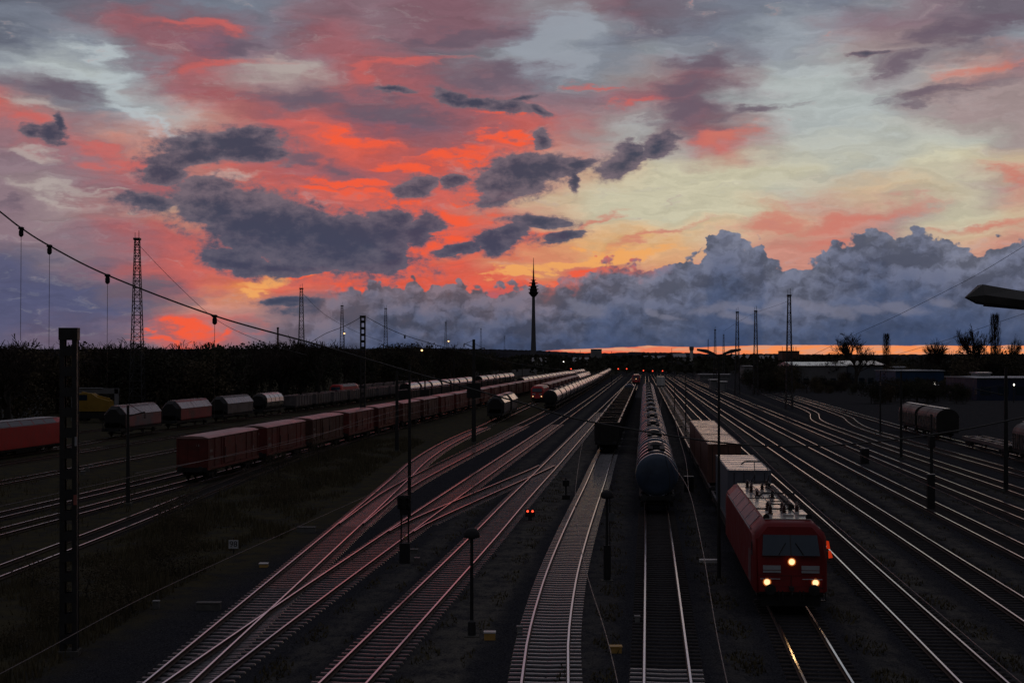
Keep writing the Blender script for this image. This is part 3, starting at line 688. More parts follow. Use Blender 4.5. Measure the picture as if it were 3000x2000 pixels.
def make_loco(label, group, red, detail=True):
    t = thing('electric_locomotive', label, 'locomotive', (0, 0, 0), 0, group); L = 18.9; W = 1.49
    # body shell: lofted from raked nose to raked nose
    def sec(y, top, hw, zsh, hw2):  # lower edge, shoulder, roof edge
        return [(-hw, y, 0.75), (-W * hw / W, y, 1.6), (-hw, y, zsh), (-hw2, y, top), (hw2, y, top), (hw, y, zsh), (hw, y, 1.6), (hw, y, 0.75)]
    nose = [((0.0), 1.34, 1.95), ]
    def ring(y0, yt, hw, zs, top, hw2):
        # y0: y at the foot, yt: y at the top (raked)
        def yy(z): return y0 + (yt - y0) * max(0.0, (z - 2.25) / (3.48 - 2.25))
        return [(-hw, y0, 0.75), (-hw, y0, 2.25), (-hw, yy(zs), zs), (-hw2, yy(top), top), (hw2, yy(top), top), (hw, yy(zs), zs), (hw, y0, 2.25), (hw, y0, 0.75)]
    mb = MB()
    mb.loft([ring(0.0, 0.62, 1.36, 2.98, 3.48, 0.94), ring(0.26, 0.85, W, 3.10, 3.60, 1.0), ring(2.2, 2.3, W, 3.10, 3.62, 1.0), ring(L - 2.2, L - 2.3, W, 3.10, 3.62, 1.0), ring(L - 0.26, L - 0.85, W, 3.10, 3.60, 1.0), ring(L, L - 0.62, 1.36, 2.98, 3.48, 0.94)])
    body = mb.build('body', red, t, smooth=True, bevel=0.07)
    if not detail:
        mb = MB(); mb.box(-0.97, 0.97, 1.6, L - 1.6, 3.623, 3.68).build('roof_panel', m_locoroof, t)
    # sloped side grilles
    for s in (-1, 1):
        v = MB()
        for i in range(5):
            a = 2.9 + i * 2.65; c = a + 2.5
            p = [(s * (W - 0.02), a, 3.145), (s * (W - 0.02), c, 3.145), (s * 1.05, c, 3.605), (s * 1.05, a, 3.605)]
            q = [(x - s * 0.06, y, z - 0.06) for x, y, z in p]
            v.loft([p, q])
        v.build('side_grille', m_vent, t)
        MB().box(s * W - 0.008, s * W + 0.008, 2.4, L - 2.4, 3.08, 3.13).build('eave_strip', m_lightgrey, t)
    # windscreen on the raked nose
    def nose_y(z): return 0.0 + (0.62) * max(0.0, (z - 2.25) / 1.23)
    for e in (0, 1):
        f = (lambda y: y) if e == 0 else (lambda y: L - y)
        d = -1 if e == 0 else 1
        zb, zt = 2.30, 3.10
        wv = MB(); P4 = [(-1.17, zb), (1.17, zb), (1.10, zt), (-1.10, zt)]
        wv.loft([[(x, f(nose_y(z) - 0.02), z) for x, z in P4], [(x, f(nose_y(z) + 0.03), z) for x, z in P4]])
        ws = wv.build('windscreen', m_glass, t)
        fr = MB(); fr.loft([[(x, f(nose_y(z) - 0.028), z) for x, z in [(-0.025, zb), (0.025, zb), (0.025, zt), (-0.025, zt)]], [(x, f(nose_y(z) + 0.0), z) for x, z in [(-0.025, zb), (0.025, zb), (0.025, zt), (-0.025, zt)]]])
        fr.build('pillar', m_steel, ws)
        if detail and e == 0:
            for s in (-1, 1):
                wp = MB(); wp.bar((s * 0.5, nose_y(2.34) - 0.05, 2.34), (s * 0.2, nose_y(2.8) - 0.06, 2.8), 0.025); wp.build('wiper', m_black, ws)
        for s in (-1, 1):
            pn = MB(); pn.box(s * 0.78 - 0.36, s * 0.78 + 0.36, f(-0.012) if e == 0 else L, f(0.0) if e == 0 else L + 0.012, 1.72, 1.90); pn.box(s * 0.78 - 0.36, s * 0.78 + 0.36, f(-0.012) if e == 0 else L, 0.0 if e == 0 else L + 0.012, 1.60, 1.69)
            pn.build('front_stripe', m_lightgrey, t)
        if e == 0:
            for x, z in ((-0.98, 1.22), (0.98, 1.22), (0.02, 2.06)):
                hl = MB(); hl.lathe([(0.20, 0.0), (0.20, -0.05), (0.17, -0.055)], 20, (x, z), 'y', cap=False)
                hh_ = hl.build('headlight', m_steel, t, smooth=True)
                MB().lathe([(0.175, -0.035), (0.165, -0.045), (0.0, -0.046)], 20, (x, z), 'y', cap=False).build('reflector', e_halo, hh_)  # glowing ring added to imitate the halo round the lens
                MB().lathe([(0.125, -0.05), (0.095, -0.075), (0.0, -0.08)], 20, (x, z), 'y', cap=False).build('lens', e_head, hh_)
        bw = MB(); y0 = 0.02 if e == 0 else L - 0.3
        bw.box(-1.30, 1.30, y0, y0 + 0.28, 0.72, 1.0).build('buffer_beam', m_black, t)
        ap = MB(); ap.box(-1.2, 1.2, (0.12 if e == 0 else L - 0.2), (0.2 if e == 0 else L - 0.12), 0.22, 0.72).build('snow_plough', m_black, t)
    buffers(t, ((0.02, -1), (L - 0.02, 1)), 0.98)
    if detail:
        cp = MB(); cp.box(-0.09, 0.09, -0.32, 0.02, 0.90, 1.06); cp.tube([(0, -0.30, 0.95), (0, -0.40, 0.80), (0.0, -0.30, 0.55), (0, -0.12, 0.52)], 0.035, 6); cp.build('coupling', m_steel, t)
        for x in (-0.5, -0.35, 0.35, 0.5):
            hs_ = MB(); hs_.tube([(x, 0.0, 0.86), (x, -0.16, 0.74), (x, -0.17, 0.5), (x * 0.8, -0.10, 0.36)], 0.03, 6); hs_.build('brake_hose', m_black, t)
        for s in (-1, 1):
            st_ = MB(); st_.box(s * 1.3 - 0.16, s * 1.3 + 0.16, 0.35, 0.6, 0.38, 0.42); st_.tube([(s * 1.3 - 0.14, 0.48, 0.42), (s * 1.3 - 0.14, 0.48, 0.75)], 0.02, 5); st_.tube([(s * 1.3 + 0.14, 0.48, 0.42), (s * 1.3 + 0.14, 0.48, 0.75)], 0.02, 5); st_.build('footstep', m_steel, t)
            hr = MB(); hr.tube([(s * 1.25, -0.05, 1.35), (s * 0.45, -0.05, 1.35)], 0.018, 5); hr.build('shunter_rail', m_lightgrey, t)
        gr_ = MB()
        for k in range(4): gr_.box(-1.30, 1.30, -0.004, 0.001, 1.05 + k * 0.012, 1.055 + k * 0.012) if k == 0 else None
        gr_.box(-1.34, 1.34, -0.006, 0.001, 1.48, 1.495); gr_.box(-0.012, 0.012, -0.006, 0.001, 1.0, 1.48); gr_.build('panel_joint', m_black, t)
    fr = MB(); fr.box(-1.35, 1.35, 0.4, L - 0.4, 0.55, 0.85); fr.box(-1.2, 1.2, 7.2, 11.7, 0.25, 0.62); fr.build('underframe', m_black, t)
    bogies(t, (4.3, L - 4.3), wb=2.6, r=0.6)
    if detail:
        rf = MB(); rf.mi = 0
        rf.box(-0.96, 0.96, 1.35, 4.9, 3.622, 3.655); rf.box(-0.96, 0.96, 5.3, 9.3, 3.622, 3.67); rf.box(-0.96, 0.96, 9.75, 15.2, 3.622, 3.655); rf.box(-0.96, 0.96, 15.4, L - 1.35, 3.622, 3.65)
        for i in range(7): rf.box(-0.55, -0.30, 10.1 + i * 0.55, 10.32 + i * 0.55, 3.655, 3.71)
        rf.box(-0.1, 0.35, 2.2, 2.6, 3.655, 3.74); rf.box(0.5, 0.95, 2.4, 4.2, 3.655, 3.73); rf.box(-0.2, 0.2, 12.0, 14.6, 3.655, 3.74)
        rf.build('roof_panel', m_locoroof, t)
        tr = MB(); tr.box(-0.97, 0.97, 4.95, 5.25, 3.625, 3.68); tr.box(-0.97, 0.97, 9.38, 9.70, 3.625, 3.68); tr.box(0.52, 0.72, 5.3, 15, 3.67, 3.81); tr.build('roof_trunking', m_black, t)
        for (x, y) in ((-0.55, 3.1), (0.05, 3.2), (0.62, 3.4), (-0.55, 4.4), (0.1, 4.5), (0.75, 4.6), (-0.6, 12.6), (0.0, 13.2), (-0.6, 15.0), (0.4, 15.0), (-0.5, 10.3), (0.2, 10.0)):
            ins = MB(); ins.lathe([(0.11, 3.65), (0.11, 3.71), (0.06, 3.72), (0.12, 3.78), (0.06, 3.81), (0.12, 3.87), (0.06, 3.90), (0.11, 3.96), (0.05, 3.98), (0.05, 4.04)], 10, (x, y), 'z')
            ins.build('insulator', m_insul, t, smooth=True)
        for (x, y) in ((-0.88, 1.75), (0.88, 1.75)):
            hn = MB(); hn.lathe([(0.03, y - 0.1), (0.06, y + 0.1), (0.14, y - 0.36)][::-1], 10, (x, 3.72), 'y'); hn.box(x - 0.05, x + 0.05, y - 0.05, y + 0.05, 3.58, 3.70); hn.build('horn', m_black, t)
        bs = MB()
        bs.tube([(-0.55, 3.1, 4.05), (-0.55, 4.4, 4.05), (-0.6, 12.6, 4.05), (-0.6, 15, 4.05)], 0.02, 5); bs.tube([(0.05, 3.2, 4.03), (0.1, 4.5, 4.03), (0.2, 10.0, 4.05), (0.0, 13.2, 4.05)], 0.02, 5); bs.tube([(0.62, 3.4, 4.03), (0.75, 4.6, 4.04)], 0.02, 5)
        bs.build('busbar', m_steel, t)
        for y, up, d in ((4.6, 0.42, 1), (14.4, 1.05, -1)):
            pg = MB(); zb = 4.0
            for s in (-1, 1):
                pg.bar((s * 0.45, y - 0.6, zb - 0.02), (s * 0.45, y + 0.6, zb - 0.02), 0.05)
                pg.tube([(s * 0.42, y - d * 0.5, zb), (s * 0.35, y + d * 1.1, zb + up * 0.42)], 0.03, 5)
                pg.tube([(s * 0.35, y + d * 1.1, zb + up * 0.42), (s * 0.28, y - d * 0.2, zb + up)], 0.022, 5)
            for yy in (y - 0.6, y + 0.6): pg.bar((-0.5, yy, zb - 0.02), (0.5, yy, zb - 0.02), 0.05)
            for yy in (y - d * 0.35, y - d * 0.05):
                pg.tube([(-0.95, yy, zb + up - 0.16), (-0.75, yy, zb + up), (0.75, yy, zb + up), (0.95, yy, zb + up - 0.16)], 0.022, 5)
            for s in (-1, 1): pg.cbox((s * 0.45, y, 3.81), (0.14, 0.14, 0.34))
            pg.build('pantograph', m_steel, t)
        mr = MB(); mr.tube([(1.44, 1.0, 2.62), (1.60, 0.85, 2.66)], 0.02, 5)
        mo = mr.build('mirror_arm', m_black, t)
        q = MB(); q.loft([[(1.55, 0.80, 2.50), (1.68, 0.80, 2.48), (1.63, 0.80, 2.80), (1.54, 0.80, 2.82)], [(1.55, 0.90, 2.50), (1.68, 0.90, 2.48), (1.63, 0.90, 2.80), (1.54, 0.90, 2.82)]]); q.loft([[(1.63, 0.80, 2.10), (1.79, 0.80, 2.13), (1.72, 0.80, 2.40), (1.62, 0.80, 2.42)], [(1.63, 0.90, 2.10), (1.79, 0.90, 2.13), (1.72, 0.90, 2.40), (1.62, 0.90, 2.42)]]); q.build('glowing_panel', e_redpanel, mo)  # two emissive red-orange panels beside the cab
        for s in (-1, 1):
            hd = MB()
            for y in (1.55, 2.15): hd.tube([(s * (W + 0.05), y, 1.0), (s * (W + 0.05), y, 2.3)], 0.018, 5)
            hd.build('handrail', m_lightgrey, t)
            dr = MB(); dr.box(s * W - 0.01, s * W + 0.01, 1.62, 2.08, 1.0, 2.75); dr.build('cab_door', m_red if red is m_red else red, t)
            sw = MB(); sw.box(s * W - 0.012, s * W + 0.012, 0.95, 1.5, 2.15, 2.75); sw.build('cab_side_window', m_glass, t)
    return t

def make_container(label, group, mat, roofmat, L=12.19, Wd=2.44, z0=1.2, hgt=2.85):
    t = thing('shipping_container', label, 'container', (0, 0, 0), 0, group)
    c = MB(); w = Wd / 2; n = int(L / 0.28)
    # corrugated side walls
    for s in (-1, 1):
        pts = []
        for i in range(n + 1):
            y = L * i / n; dd = 0.0 if (i % 4) in (0, 1) else 0.045
            pts.append((s * (w - 0.01 - dd), y))
        k = len(c.v)
        for x, y in pts: c.v += [(x, y, z0 + 0.1), (x, y, z0 + hgt - 0.1)]
        for i in range(n): c.f.append([k + 2*i, k + 2*i + 2, k + 2*i + 3, k + 2*i + 1]); c.m.append(0)
    c.box(-w + 0.06, w - 0.06, 0.06, L - 0.06, z0 + 0.02, z0 + hgt - 0.05)
    b_ = c.build('body', mat, t)
    e = MB()
    for s in (-1, 1):
        for y in (0.0, L - 0.12): e.box(s * w - (0.12 if s > 0 else 0), s * w + (0.12 if s < 0 else 0), y, y + 0.12, z0, z0 + hgt)
        for z in (z0, z0 + hgt - 0.11): e.box(s * w - (0.09 if s > 0 else 0), s * w + (0.09 if s < 0 else 0), 0.121, L - 0.121, z + 0.002, z + 0.108)
    for y in (0.003, L - 0.113):
        for z in (z0, z0 + hgt - 0.12): e.box(-w + 0.121, w - 0.121, y, y + 0.11, z + 0.003, z + 0.117)
    e.build('corner_frame', mat, t)
    r_ = MB(); m_ = 14
    for i in range(m_):
        a = 0.125 + (L - 0.25) * i / m_; bq = 0.125 + (L - 0.25) * (i + 1) / m_
        r_.box(-w + 0.092, w - 0.092, a, bq - 0.02, z0 + hgt - 0.05, z0 + hgt - (0.006 if i % 2 else 0.02))
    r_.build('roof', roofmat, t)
    for s in (-1, 1):
        d = MB(); d.box(min(s * 0.02, s * (w - 0.125)), max(s * 0.02, s * (w - 0.125)), 0.03, 0.06, z0 + 0.125, z0 + hgt - 0.125)
        dr = d.build('door', mat, t)
        rd = MB()
        for x in (0.3, 0.85): rd.tube([(s * x, 0.01, z0 + 0.15), (s * x, 0.01, z0 + hgt - 0.15)], 0.02, 6)
        rd.build('locking_bar', m_steel, dr)
    return t

def make_flat(label, group, L=19.7, frame_mat=None):
    t = thing('container_flat_wagon', label, 'flat wagon', (0, 0, 0), 0, group)
    frame(t, L, 2.5, 0.85, 1.17, frame_mat)
    d = MB()
    for i in range(5):
        y = 1.2 + (L - 2.4) * i / 4; d.box(-1.22, 1.22, y - 0.16, y + 0.16, 1.172, 1.195)
    for s in (-1, 1): d.box(s * 1.18 - 0.07, s * 1.18 + 0.07, 0.7, L - 0.7, 1.168, 1.19)
    d.build('deck_rail', m_openrim, t)
    bogies(t, (2.6, L - 2.6)); buffers(t, ((0.5, -1), (L - 0.5, 1)))
    return t

def make_tank(label, group, shell, endmat, L=16.5, rad=1.43, zc=2.48, ribs=True, walkway=True):
    t = thing('tank_wagon', label, 'tank wagon', (0, 0, 0), 0, group)
    a, c = 0.75, L - 0.75
    s = MB()
    s.lathe([(rad, a + 0.32), (rad, c - 0.32)], 40, (0, zc), 'y', cap=False); s.build('tank_shell', shell, t, smooth=True)
    for y, d in ((a + 0.32, -1), (c - 0.32, 1)):
        e = MB(); e.lathe([(rad, y), (rad * 0.93, y + d * 0.12), (rad * 0.75, y + d * 0.21), (rad * 0.45, y + d * 0.28), (0.02, y + d * 0.31)], 40, (0, zc), 'y', cap=False); e.build('tank_end', endmat, t, smooth=True)
    if ribs:
        for i in range(5):
            hwid = 0.09 if i == 0 else 0.36; y = (a + 0.42) if i == 0 else a + 0.5 + (c - a - 1.2) * (i - 0.1) / 4
            q = MB(); q.lathe([(rad - 0.01, y - hwid - 0.02), (rad + (0.03 if i == 0 else 0.012), y - hwid), (rad + (0.03 if i == 0 else 0.012), y + hwid), (rad - 0.01, y + hwid + 0.02)], 40, (0, zc), 'y', cap=False); q.build('ring_band', m_hoop, t, smooth=True)
    if walkway:
        w = MB(); zt = zc + rad
        for x in (-0.42, 0.42): w.box(x - 0.17, x + 0.17, L / 2 - 3.6, L / 2 + 3.6, zt + 0.06, zt + 0.10)
        for y in (-3.2, -1.6, 0, 1.6, 3.2): w.box(-0.6, 0.6, L / 2 + y - 0.05, L / 2 + y + 0.05, zt - 0.14, zt + 0.058)
        w.build('walkway', m_black, t)
        mh = MB(); mh.lathe([(0.42, zt - 0.1), (0.42, zt + 0.16), (0.30, zt + 0.24), (0.0, zt + 0.25)], 18, (0, L / 2), 'z'); mh.build('manhole', m_black, t, smooth=True)
        ld = MB()
        for x in (0.85, 1.15): ld.tube([(x, 0.55, 1.1), (x, 0.58, 2.5), (x * 0.62, 0.9, zc + rad)], 0.02, 5)
        for i in range(6): ld.tube([(0.85, 0.55, 1.2 + i * 0.24), (1.15, 0.55, 1.2 + i * 0.24)], 0.014, 4)
        ld.build('ladder', m_steel, t)
    f = MB()
    for sx in (-1, 1): f.box(sx * 1.1 - 0.1, sx * 1.1 + 0.1, 0.5, L - 0.5, 0.86, 1.12)
    for y in (0.6, 2.8, L - 2.8, L - 0.6): f.box(-1.15, 1.15, y - 0.15, y + 0.15, 0.83, 1.10)
    for y in (2.4, L - 2.4): f.loft([[(-1.1, y - 0.2, 1.1), (1.1, y - 0.2, 1.1), (0.9, y - 0.2, 1.45), (-0.9, y - 0.2, 1.45)], [(-1.1, y + 0.2, 1.1), (1.1, y + 0.2, 1.1), (0.9, y + 0.2, 1.45), (-0.9, y + 0.2, 1.45)]])
    f.build('underframe', m_black, t)
    bogies(t, (2.5, L - 2.5)); buffers(t, ((0.5, -1), (L - 0.5, 1)))
    return t

def make_gondola(label, group, L=13.6):
    t = thing('open_wagon', label, 'open wagon', (0, 0, 0), 0, group); w = 1.26; z0, z1 = 1.22, 3.2
    b_ = MB()
    for s in (-1, 1): b_.box(s * w - 0.04, s * w + 0.04, 0.55, L - 0.55, z0, z1)
    for y in (0.59, L - 0.59): b_.box(-w + 0.041, w - 0.041, y - 0.038, y + 0.038, z0, z1)
    b_.box(-w + 0.041, w - 0.041, 0.63, L - 0.63, z0, z0 + 0.08); b_.build('body', m_open, t)
    for s in (-1, 1):
        for i in range(10):
            y = 0.7 + (L - 1.4) * i / 9; MB().box(s * (w + 0.041) - (0 if s > 0 else 0.09), s * (w + 0.041) + (0.09 if s > 0 else 0), y - 0.06, y + 0.06, z0 - 0.05, z1 - 0.07).build('stanchion', m_open, t)
    for y, d in ((0.55, -1), (L - 0.55, 1)):
        for x in (-0.9, -0.3, 0.3, 0.9): MB().box(x - 0.05, x + 0.05, min(y, y + d * 0.09), max(y, y + d * 0.09), z0 - 0.04, z1 - 0.07).build('end_stanchion', m_open, t)
    rm = MB()
    for s in (-1, 1): rm.box(s * w - 0.09, s * w + 0.09, 0.50, L - 0.50, z1 - 0.02, z1 + 0.07)
    for y in (0.585, L - 0.585): rm.box(-w + 0.092, w - 0.092, y - 0.085, y + 0.085, z1 - 0.018, z1 + 0.068)
    rm.box(-w + 0.092, w - 0.092, L / 2 - 0.06, L / 2 + 0.06, z1 - 0.05, z1 + 0.05)
    rm.build('top_rim', m_openrim, t)
    frame(t, L, 2.6); bogies(t, (2.3, L - 2.3)); buffers(t, ((0.5, -1), (L - 0.5, 1)))
    return t

m_plate = M('faded_plate', (0.22, 0.17, 0.16), 0.6, 0, 0.4, 3.0)
def make_covered(label, group, L=15.4):
    t = thing('covered_wagon', label, 'covered wagon', (0, 0, 0), 0, group); w = 1.34; z0, z1 = 1.12, 3.55
    b_ = MB(); b_.box(-w, w, 0.55, L - 0.55, z0, z1)
    for s in (-1, 1):
        for i in range(9):
            y = 0.62 + (L - 1.24) * i / 8; b_.box(s * w - 0.045 if s < 0 else s * w - 0.002, s * w + 0.002 if s < 0 else s * w + 0.045, y - 0.06, y + 0.06, z0 + 0.01, z1 - 0.02)
    for x in (-1.25, -0.45, 0.45, 1.25): b_.box(x - 0.05, x + 0.05, 0.505, 0.552, z0 + 0.01, z1 - 0.02)
    b_.build('body', m_oxide, t)
    rf = MB(); pr = [(-w - 0.06, z1 + 0.003), (-w - 0.06, z1 + 0.06), (-0.9, z1 + 0.20), (0, z1 + 0.25), (0.9, z1 + 0.20), (w + 0.06, z1 + 0.06), (w + 0.06, z1 + 0.003)]
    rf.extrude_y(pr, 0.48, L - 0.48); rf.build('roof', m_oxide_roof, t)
    for s in (-1, 1):
        for k in (0, 1):
            d = MB(); ya = L / 2 - 2.9 + k * 2.95; d.box(s * (w + 0.046) - 0.02, s * (w + 0.046) + 0.03, ya, ya + 2.85, z0 + 0.12, z1 - 0.12)
            dr = d.build('sliding_door', m_oxide, t)
            hn = MB(); hn.box(s * (w + 0.08) - 0.02, s * (w + 0.08) + 0.03, ya + 0.15, ya + 0.25, z0 + 0.6, z0 + 1.5); hn.build('handle', m_steel, dr)
    for s in (-1, 1):
        for ya, za, a_, h_ in ((1.1, 2.4, 0.7, 0.22), (1.1, 1.75, 0.9, 0.3), (12.9, 1.8, 0.6, 0.4)):
            MB().box(s * (w + 0.004) - 0.003, s * (w + 0.004) + 0.003, ya, ya + a_, za, za + h_).build('marking_plate', m_plate, t)
    MB().box(0.35, 0.6, 0.538, 0.549, 2.9, 3.1).build('end_plate', m_plate, t)
    sr = MB()
    for s in (-1, 1): sr.box(s * (w + 0.03) - 0.05, s * (w + 0.03) + 0.05, 0.5, L - 0.5, z0 - 0.2, z0 - 0.003)
    sr.build('sill_beam', m_oxide, t)
    frame(t, L, 2.6, 0.85, 1.1); bogies(t, (2.6, L - 2.6)); buffers(t, ((0.5, -1), (L - 0.5, 1)))
    return t

def make_hopper(label, group, bodymat, roofmat, L=13.5, rounded=False, hgt=4.0):
    """covered hopper: body leaning out to the eaves, dark sloped ends, folding roof leaves"""
    t = thing('hopper_wagon', label, 'hopper wagon', (0, 0, 0), 0, group)
    if rounded: sec = [(-0.75, 1.25), (-1.25, 1.75), (-1.42, 2.5), (-1.32, 3.2), (-0.95, 3.72), (-0.4, 3.95), (0.4, 3.95), (0.95, 3.72), (1.32, 3.2), (1.42, 2.5), (1.25, 1.75), (0.75, 1.25)]
    else: sec = [(-1.38, 1.25), (-1.42, 1.4), (-1.42, 2.95), (-0.80, 3.72), (-0.55, hgt), (0.55, hgt), (0.80, 3.72), (1.42, 2.95), (1.42, 1.4), (1.38, 1.25)]
    b_ = MB(); ya, yb = (2.1, L - 1.9) if rounded else (1.9, L - 1.2)
    b_.extrude_y(sec, ya, yb); b_.build('body', bodymat, t)
    for y, d in ((ya, -1), (yb, 1)):
        e = MB(); e.loft([[(x, y + d * 0.003, z) for x, z in sec], [(x * 0.72, y + d * 0.9, 1.9 + (z - 1.25) * 0.62) for x, z in sec]])
        e.build('sloped_end', m_black, t)
    for s in (-1, 1):
        if not rounded:
            r_ = MB(); n = 4
            for i in range(n):
                a = ya + 0.04 + (yb - ya - 0.08) * i / n; c = ya + 0.04 + (yb - ya - 0.08) * (i + 1) / n - 0.06
                p = [(s * 1.50, a, 2.90), (s * 1.50, c, 2.90), (s * 0.80, c, 3.765), (s * 0.80, a, 3.765)]
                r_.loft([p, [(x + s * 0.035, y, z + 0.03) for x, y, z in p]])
            r_.build('roof_leaf', roofmat, t)
        else:
            q = MB()
            for i in range(5):
                y = ya + 0.05 + (yb - ya - 0.1) * i / 4
                q.tube([(x * 1.015, y, z * 1.004) for x, z in (sec[1:6] if s < 0 else sec[6:11])], 0.03, 4)
            q.build('hoop', roofmat, t)
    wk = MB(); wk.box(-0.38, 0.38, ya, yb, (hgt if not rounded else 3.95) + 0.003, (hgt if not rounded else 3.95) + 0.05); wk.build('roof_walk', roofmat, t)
    en = MB()
    for y in (0.62, L - 0.62):
        for x in (-1.1, 1.1): en.bar((x, y, 1.2), (x * 0.8, y + (1.2 if y < 3 else -1.2), 3.2), 0.07)
        en.box(-1.2, 1.2, y - 0.05, y + 0.05, 1.2, 1.28); en.box(-1.2, 1.2, y - 0.03, y + 0.03, 2.1, 2.15)
        for x in (-1.18, 1.18): en.bar((x, y, 1.2), (x, y, 2.15), 0.05)
    en.build('end_platform', m_black, t)
    fn = MB()
    for y in (L * 0.38, L * 0.62): fn.loft([[(-1.0, y - 1.3, 1.24), (1.0, y - 1.3, 1.24), (1.0, y + 1.3, 1.24), (-1.0, y + 1.3, 1.24)], [(-0.5, y - 0.5, 0.55), (0.5, y - 0.5, 0.55), (0.5, y + 0.5, 0.55), (-0.5, y + 0.5, 0.55)]])
    fn.build('discharge_funnel', m_black, t)
    frame(t, L, 2.5, 0.9, 1.2); axles(t, (2.6, L - 2.6)); buffers(t, ((0.5, -1), (L - 0.5, 1)))
    return t

def make_box_open(label, group, L=13.0, zt=3.0):
    t = thing('gondola_wagon', label, 'gondola wagon', (0, 0, 0), 0, group); w = 1.38
    b_ = MB()
    for s in (-1, 1): b_.box(s * w - 0.04, s * w + 0.04, 0.55, L - 0.55, 1.15, zt)
    for y in (0.59, L - 0.59): b_.box(-w + 0.041, w - 0.041, y - 0.038, y + 0.038, 1.15, zt)
    b_.box(-w + 0.041, w - 0.041, 0.63, L - 0.63, 1.15, 2.2); b_.build('body', m_greywagon, t)
    for s in (-1, 1):
        for i in range(7):
            y = 0.7 + (L - 1.4) * i / 6; MB().box(s * (w + 0.041) - (0 if s > 0 else 0.09), s * (w + 0.041) + (0.09 if s > 0 else 0), y - 0.07, y + 0.07, 1.1, zt).build('stanchion', m_greywagon, t)
        MB().box(s * w - 0.08, s * w + 0.08, 0.5, L - 0.5, zt + 0.003, zt + 0.08).build('top_rim', m_pinkroof, t)
    frame(t, L, 2.6); bogies(t, (2.2, L - 2.2)); buffers(t, ((0.5, -1), (L - 0.5, 1)))
    return t

def make_curved_roof(label, group, L=14.0, roofmat=None, bodymat=None, name='curved_roof_wagon', zt=4.05):
    t = thing(name, label, 'covered wagon', (0, 0, 0), 0, group); w = 1.42
    sec = [(-w, 1.2), (-w, 2.75)] + [(-w * math.cos(a), 2.75 + (zt - 2.75) * math.sin(a)) for a in [R(12), R(30), R(50), R(70), R(90), R(110), R(130), R(150), R(168)]] + [(w, 2.75), (w, 1.2)]
    b_ = MB(); b_.extrude_y([(-w + 0.02, 1.2), (-w + 0.02, 2.75)] + [(x * 0.985, z - 0.02) for x, z in sec[2:-2]] + [(w - 0.02, 2.75), (w - 0.02, 1.2)], 0.58, L - 0.58)
    b_.build('body', bodymat or m_black, t)
    n = 2
    for i in range(n):
        a = 0.62 + (L - 1.24) * i / n; c = 0.62 + (L - 1.24) * (i + 1) / n - 0.25
        rr = MB(); top = [(-w - 0.02, 2.72)] + sec[2:-2] + [(w + 0.02, 2.72)]; inner = [(x * 0.975, z - 0.03) for x, z in top][::-1]
        rr.extrude_y(top + inner, a, c); rr.build('roof_shell', roofmat or m_whiteroof, t, smooth=False)
    ed = MB()
    for s in (-1, 1):
        k = int(L / 0.8)
        for i in range(k):
            y = 0.8 + (L - 1.6) * i / (k - 1); ed.box(s * w - 0.05, s * w + 0.05, y - 0.14, y + 0.14, 2.64, 2.715); ed.box(s * w - 0.03, s * w + 0.03, y - 0.05, y + 0.05, 1.25, 2.64)
    ed.build('rib', m_openrim if bodymat is None else m_silver, t)
    frame(t, L, 2.6); axles(t, (2.4, L - 2.4)); buffers(t, ((0.5, -1), (L - 0.5, 1)))
    return t

def put(o, path, Y, L, z=0.0, flip=False):
    o.location = (path.x(Y), Y, z); o.rotation_euler = (0, 0, path.dir(Y + 1.5, Y + L - 1.5)); return o
def row(proto, path, Y, pitch, n, L, lab, used=False, group=None):
    out = []
    for i in range(n):
        o = proto if (i == 0 and not used) else copy_tree(proto)
        put(o, path, Y + i * pitch, L); o['label'] = lab(i)
        if group: o['group'] = group
        out.append(o)
    return out

# --- the red locomotive with its container train (track F)
loco = put(make_loco('red electric locomotive with three glowing headlights and pale roof, facing the viewer', 'electric locomotives', m_red), T['F'], 56.0, 18.9)
ct = {}
FL = make_flat('flat wagon carrying the light grey container right behind the red locomotive', 'flat wagons of the container train')
put(FL, T['F'], 75.6, 19.7)
c1 = put(make_container('light grey container with pale roof, right behind the red locomotive', 'containers on the train', m_cont_grey, m_cont_grey_roof), T['F'], 77.2, 12.19, 0.0)
fl2 = put(copy_tree(FL), T['F'], 96.4, 19.7); fl2['label'] = 'flat wagon under the nearest rust-brown container'
fl3 = put(copy_tree(FL), T['F'], 117.0, 19.7); fl3['label'] = 'flat wagon under the farthest of the three rust-brown containers'
c2 = put(make_container('rust-brown container with tan roof, nearest of the three in a row', 'containers on the train', m_cont_tan, m_cont_tan_roof), T['F'], 100.3, 12.19)
c3 = put(copy_tree(c2), T['F'], 112.9, 12.19); c3['label'] = 'rust-brown container with tan roof, middle one of the three in a row'
c4 = put(copy_tree(c2), T['F'], 125.5, 12.19); c4['label'] = 'rust-brown container with tan roof, farthest of the three in a row'
E1 = make_flat('empty skeleton flat wagon just beyond the rust-brown containers', 'flat wagons of the container train', frame_mat=m_greywagon)
row(E1, T['F'], 139.0, 20.6, 14, 19.7, lambda i: 'empty skeleton flat wagon, %s beyond the rust-brown containers' % ORD[i])
cw = put(make_container('distant white container alone far down the container train', 'containers on the train', m_white, m_whiteroof), T['F'], 440.0, 12.19)
flw = put(copy_tree(FL), T['F'], 437.5, 19.7); flw['label'] = 'flat wagon under the distant white container'
ld = make_flat('x', 'flat wagons of the container train'); bpy.data.objects.remove(ld) if False else None
for ch in list(ld.children_recursive): bpy.data.objects.remove(ch)
bpy.data.objects.remove(ld)

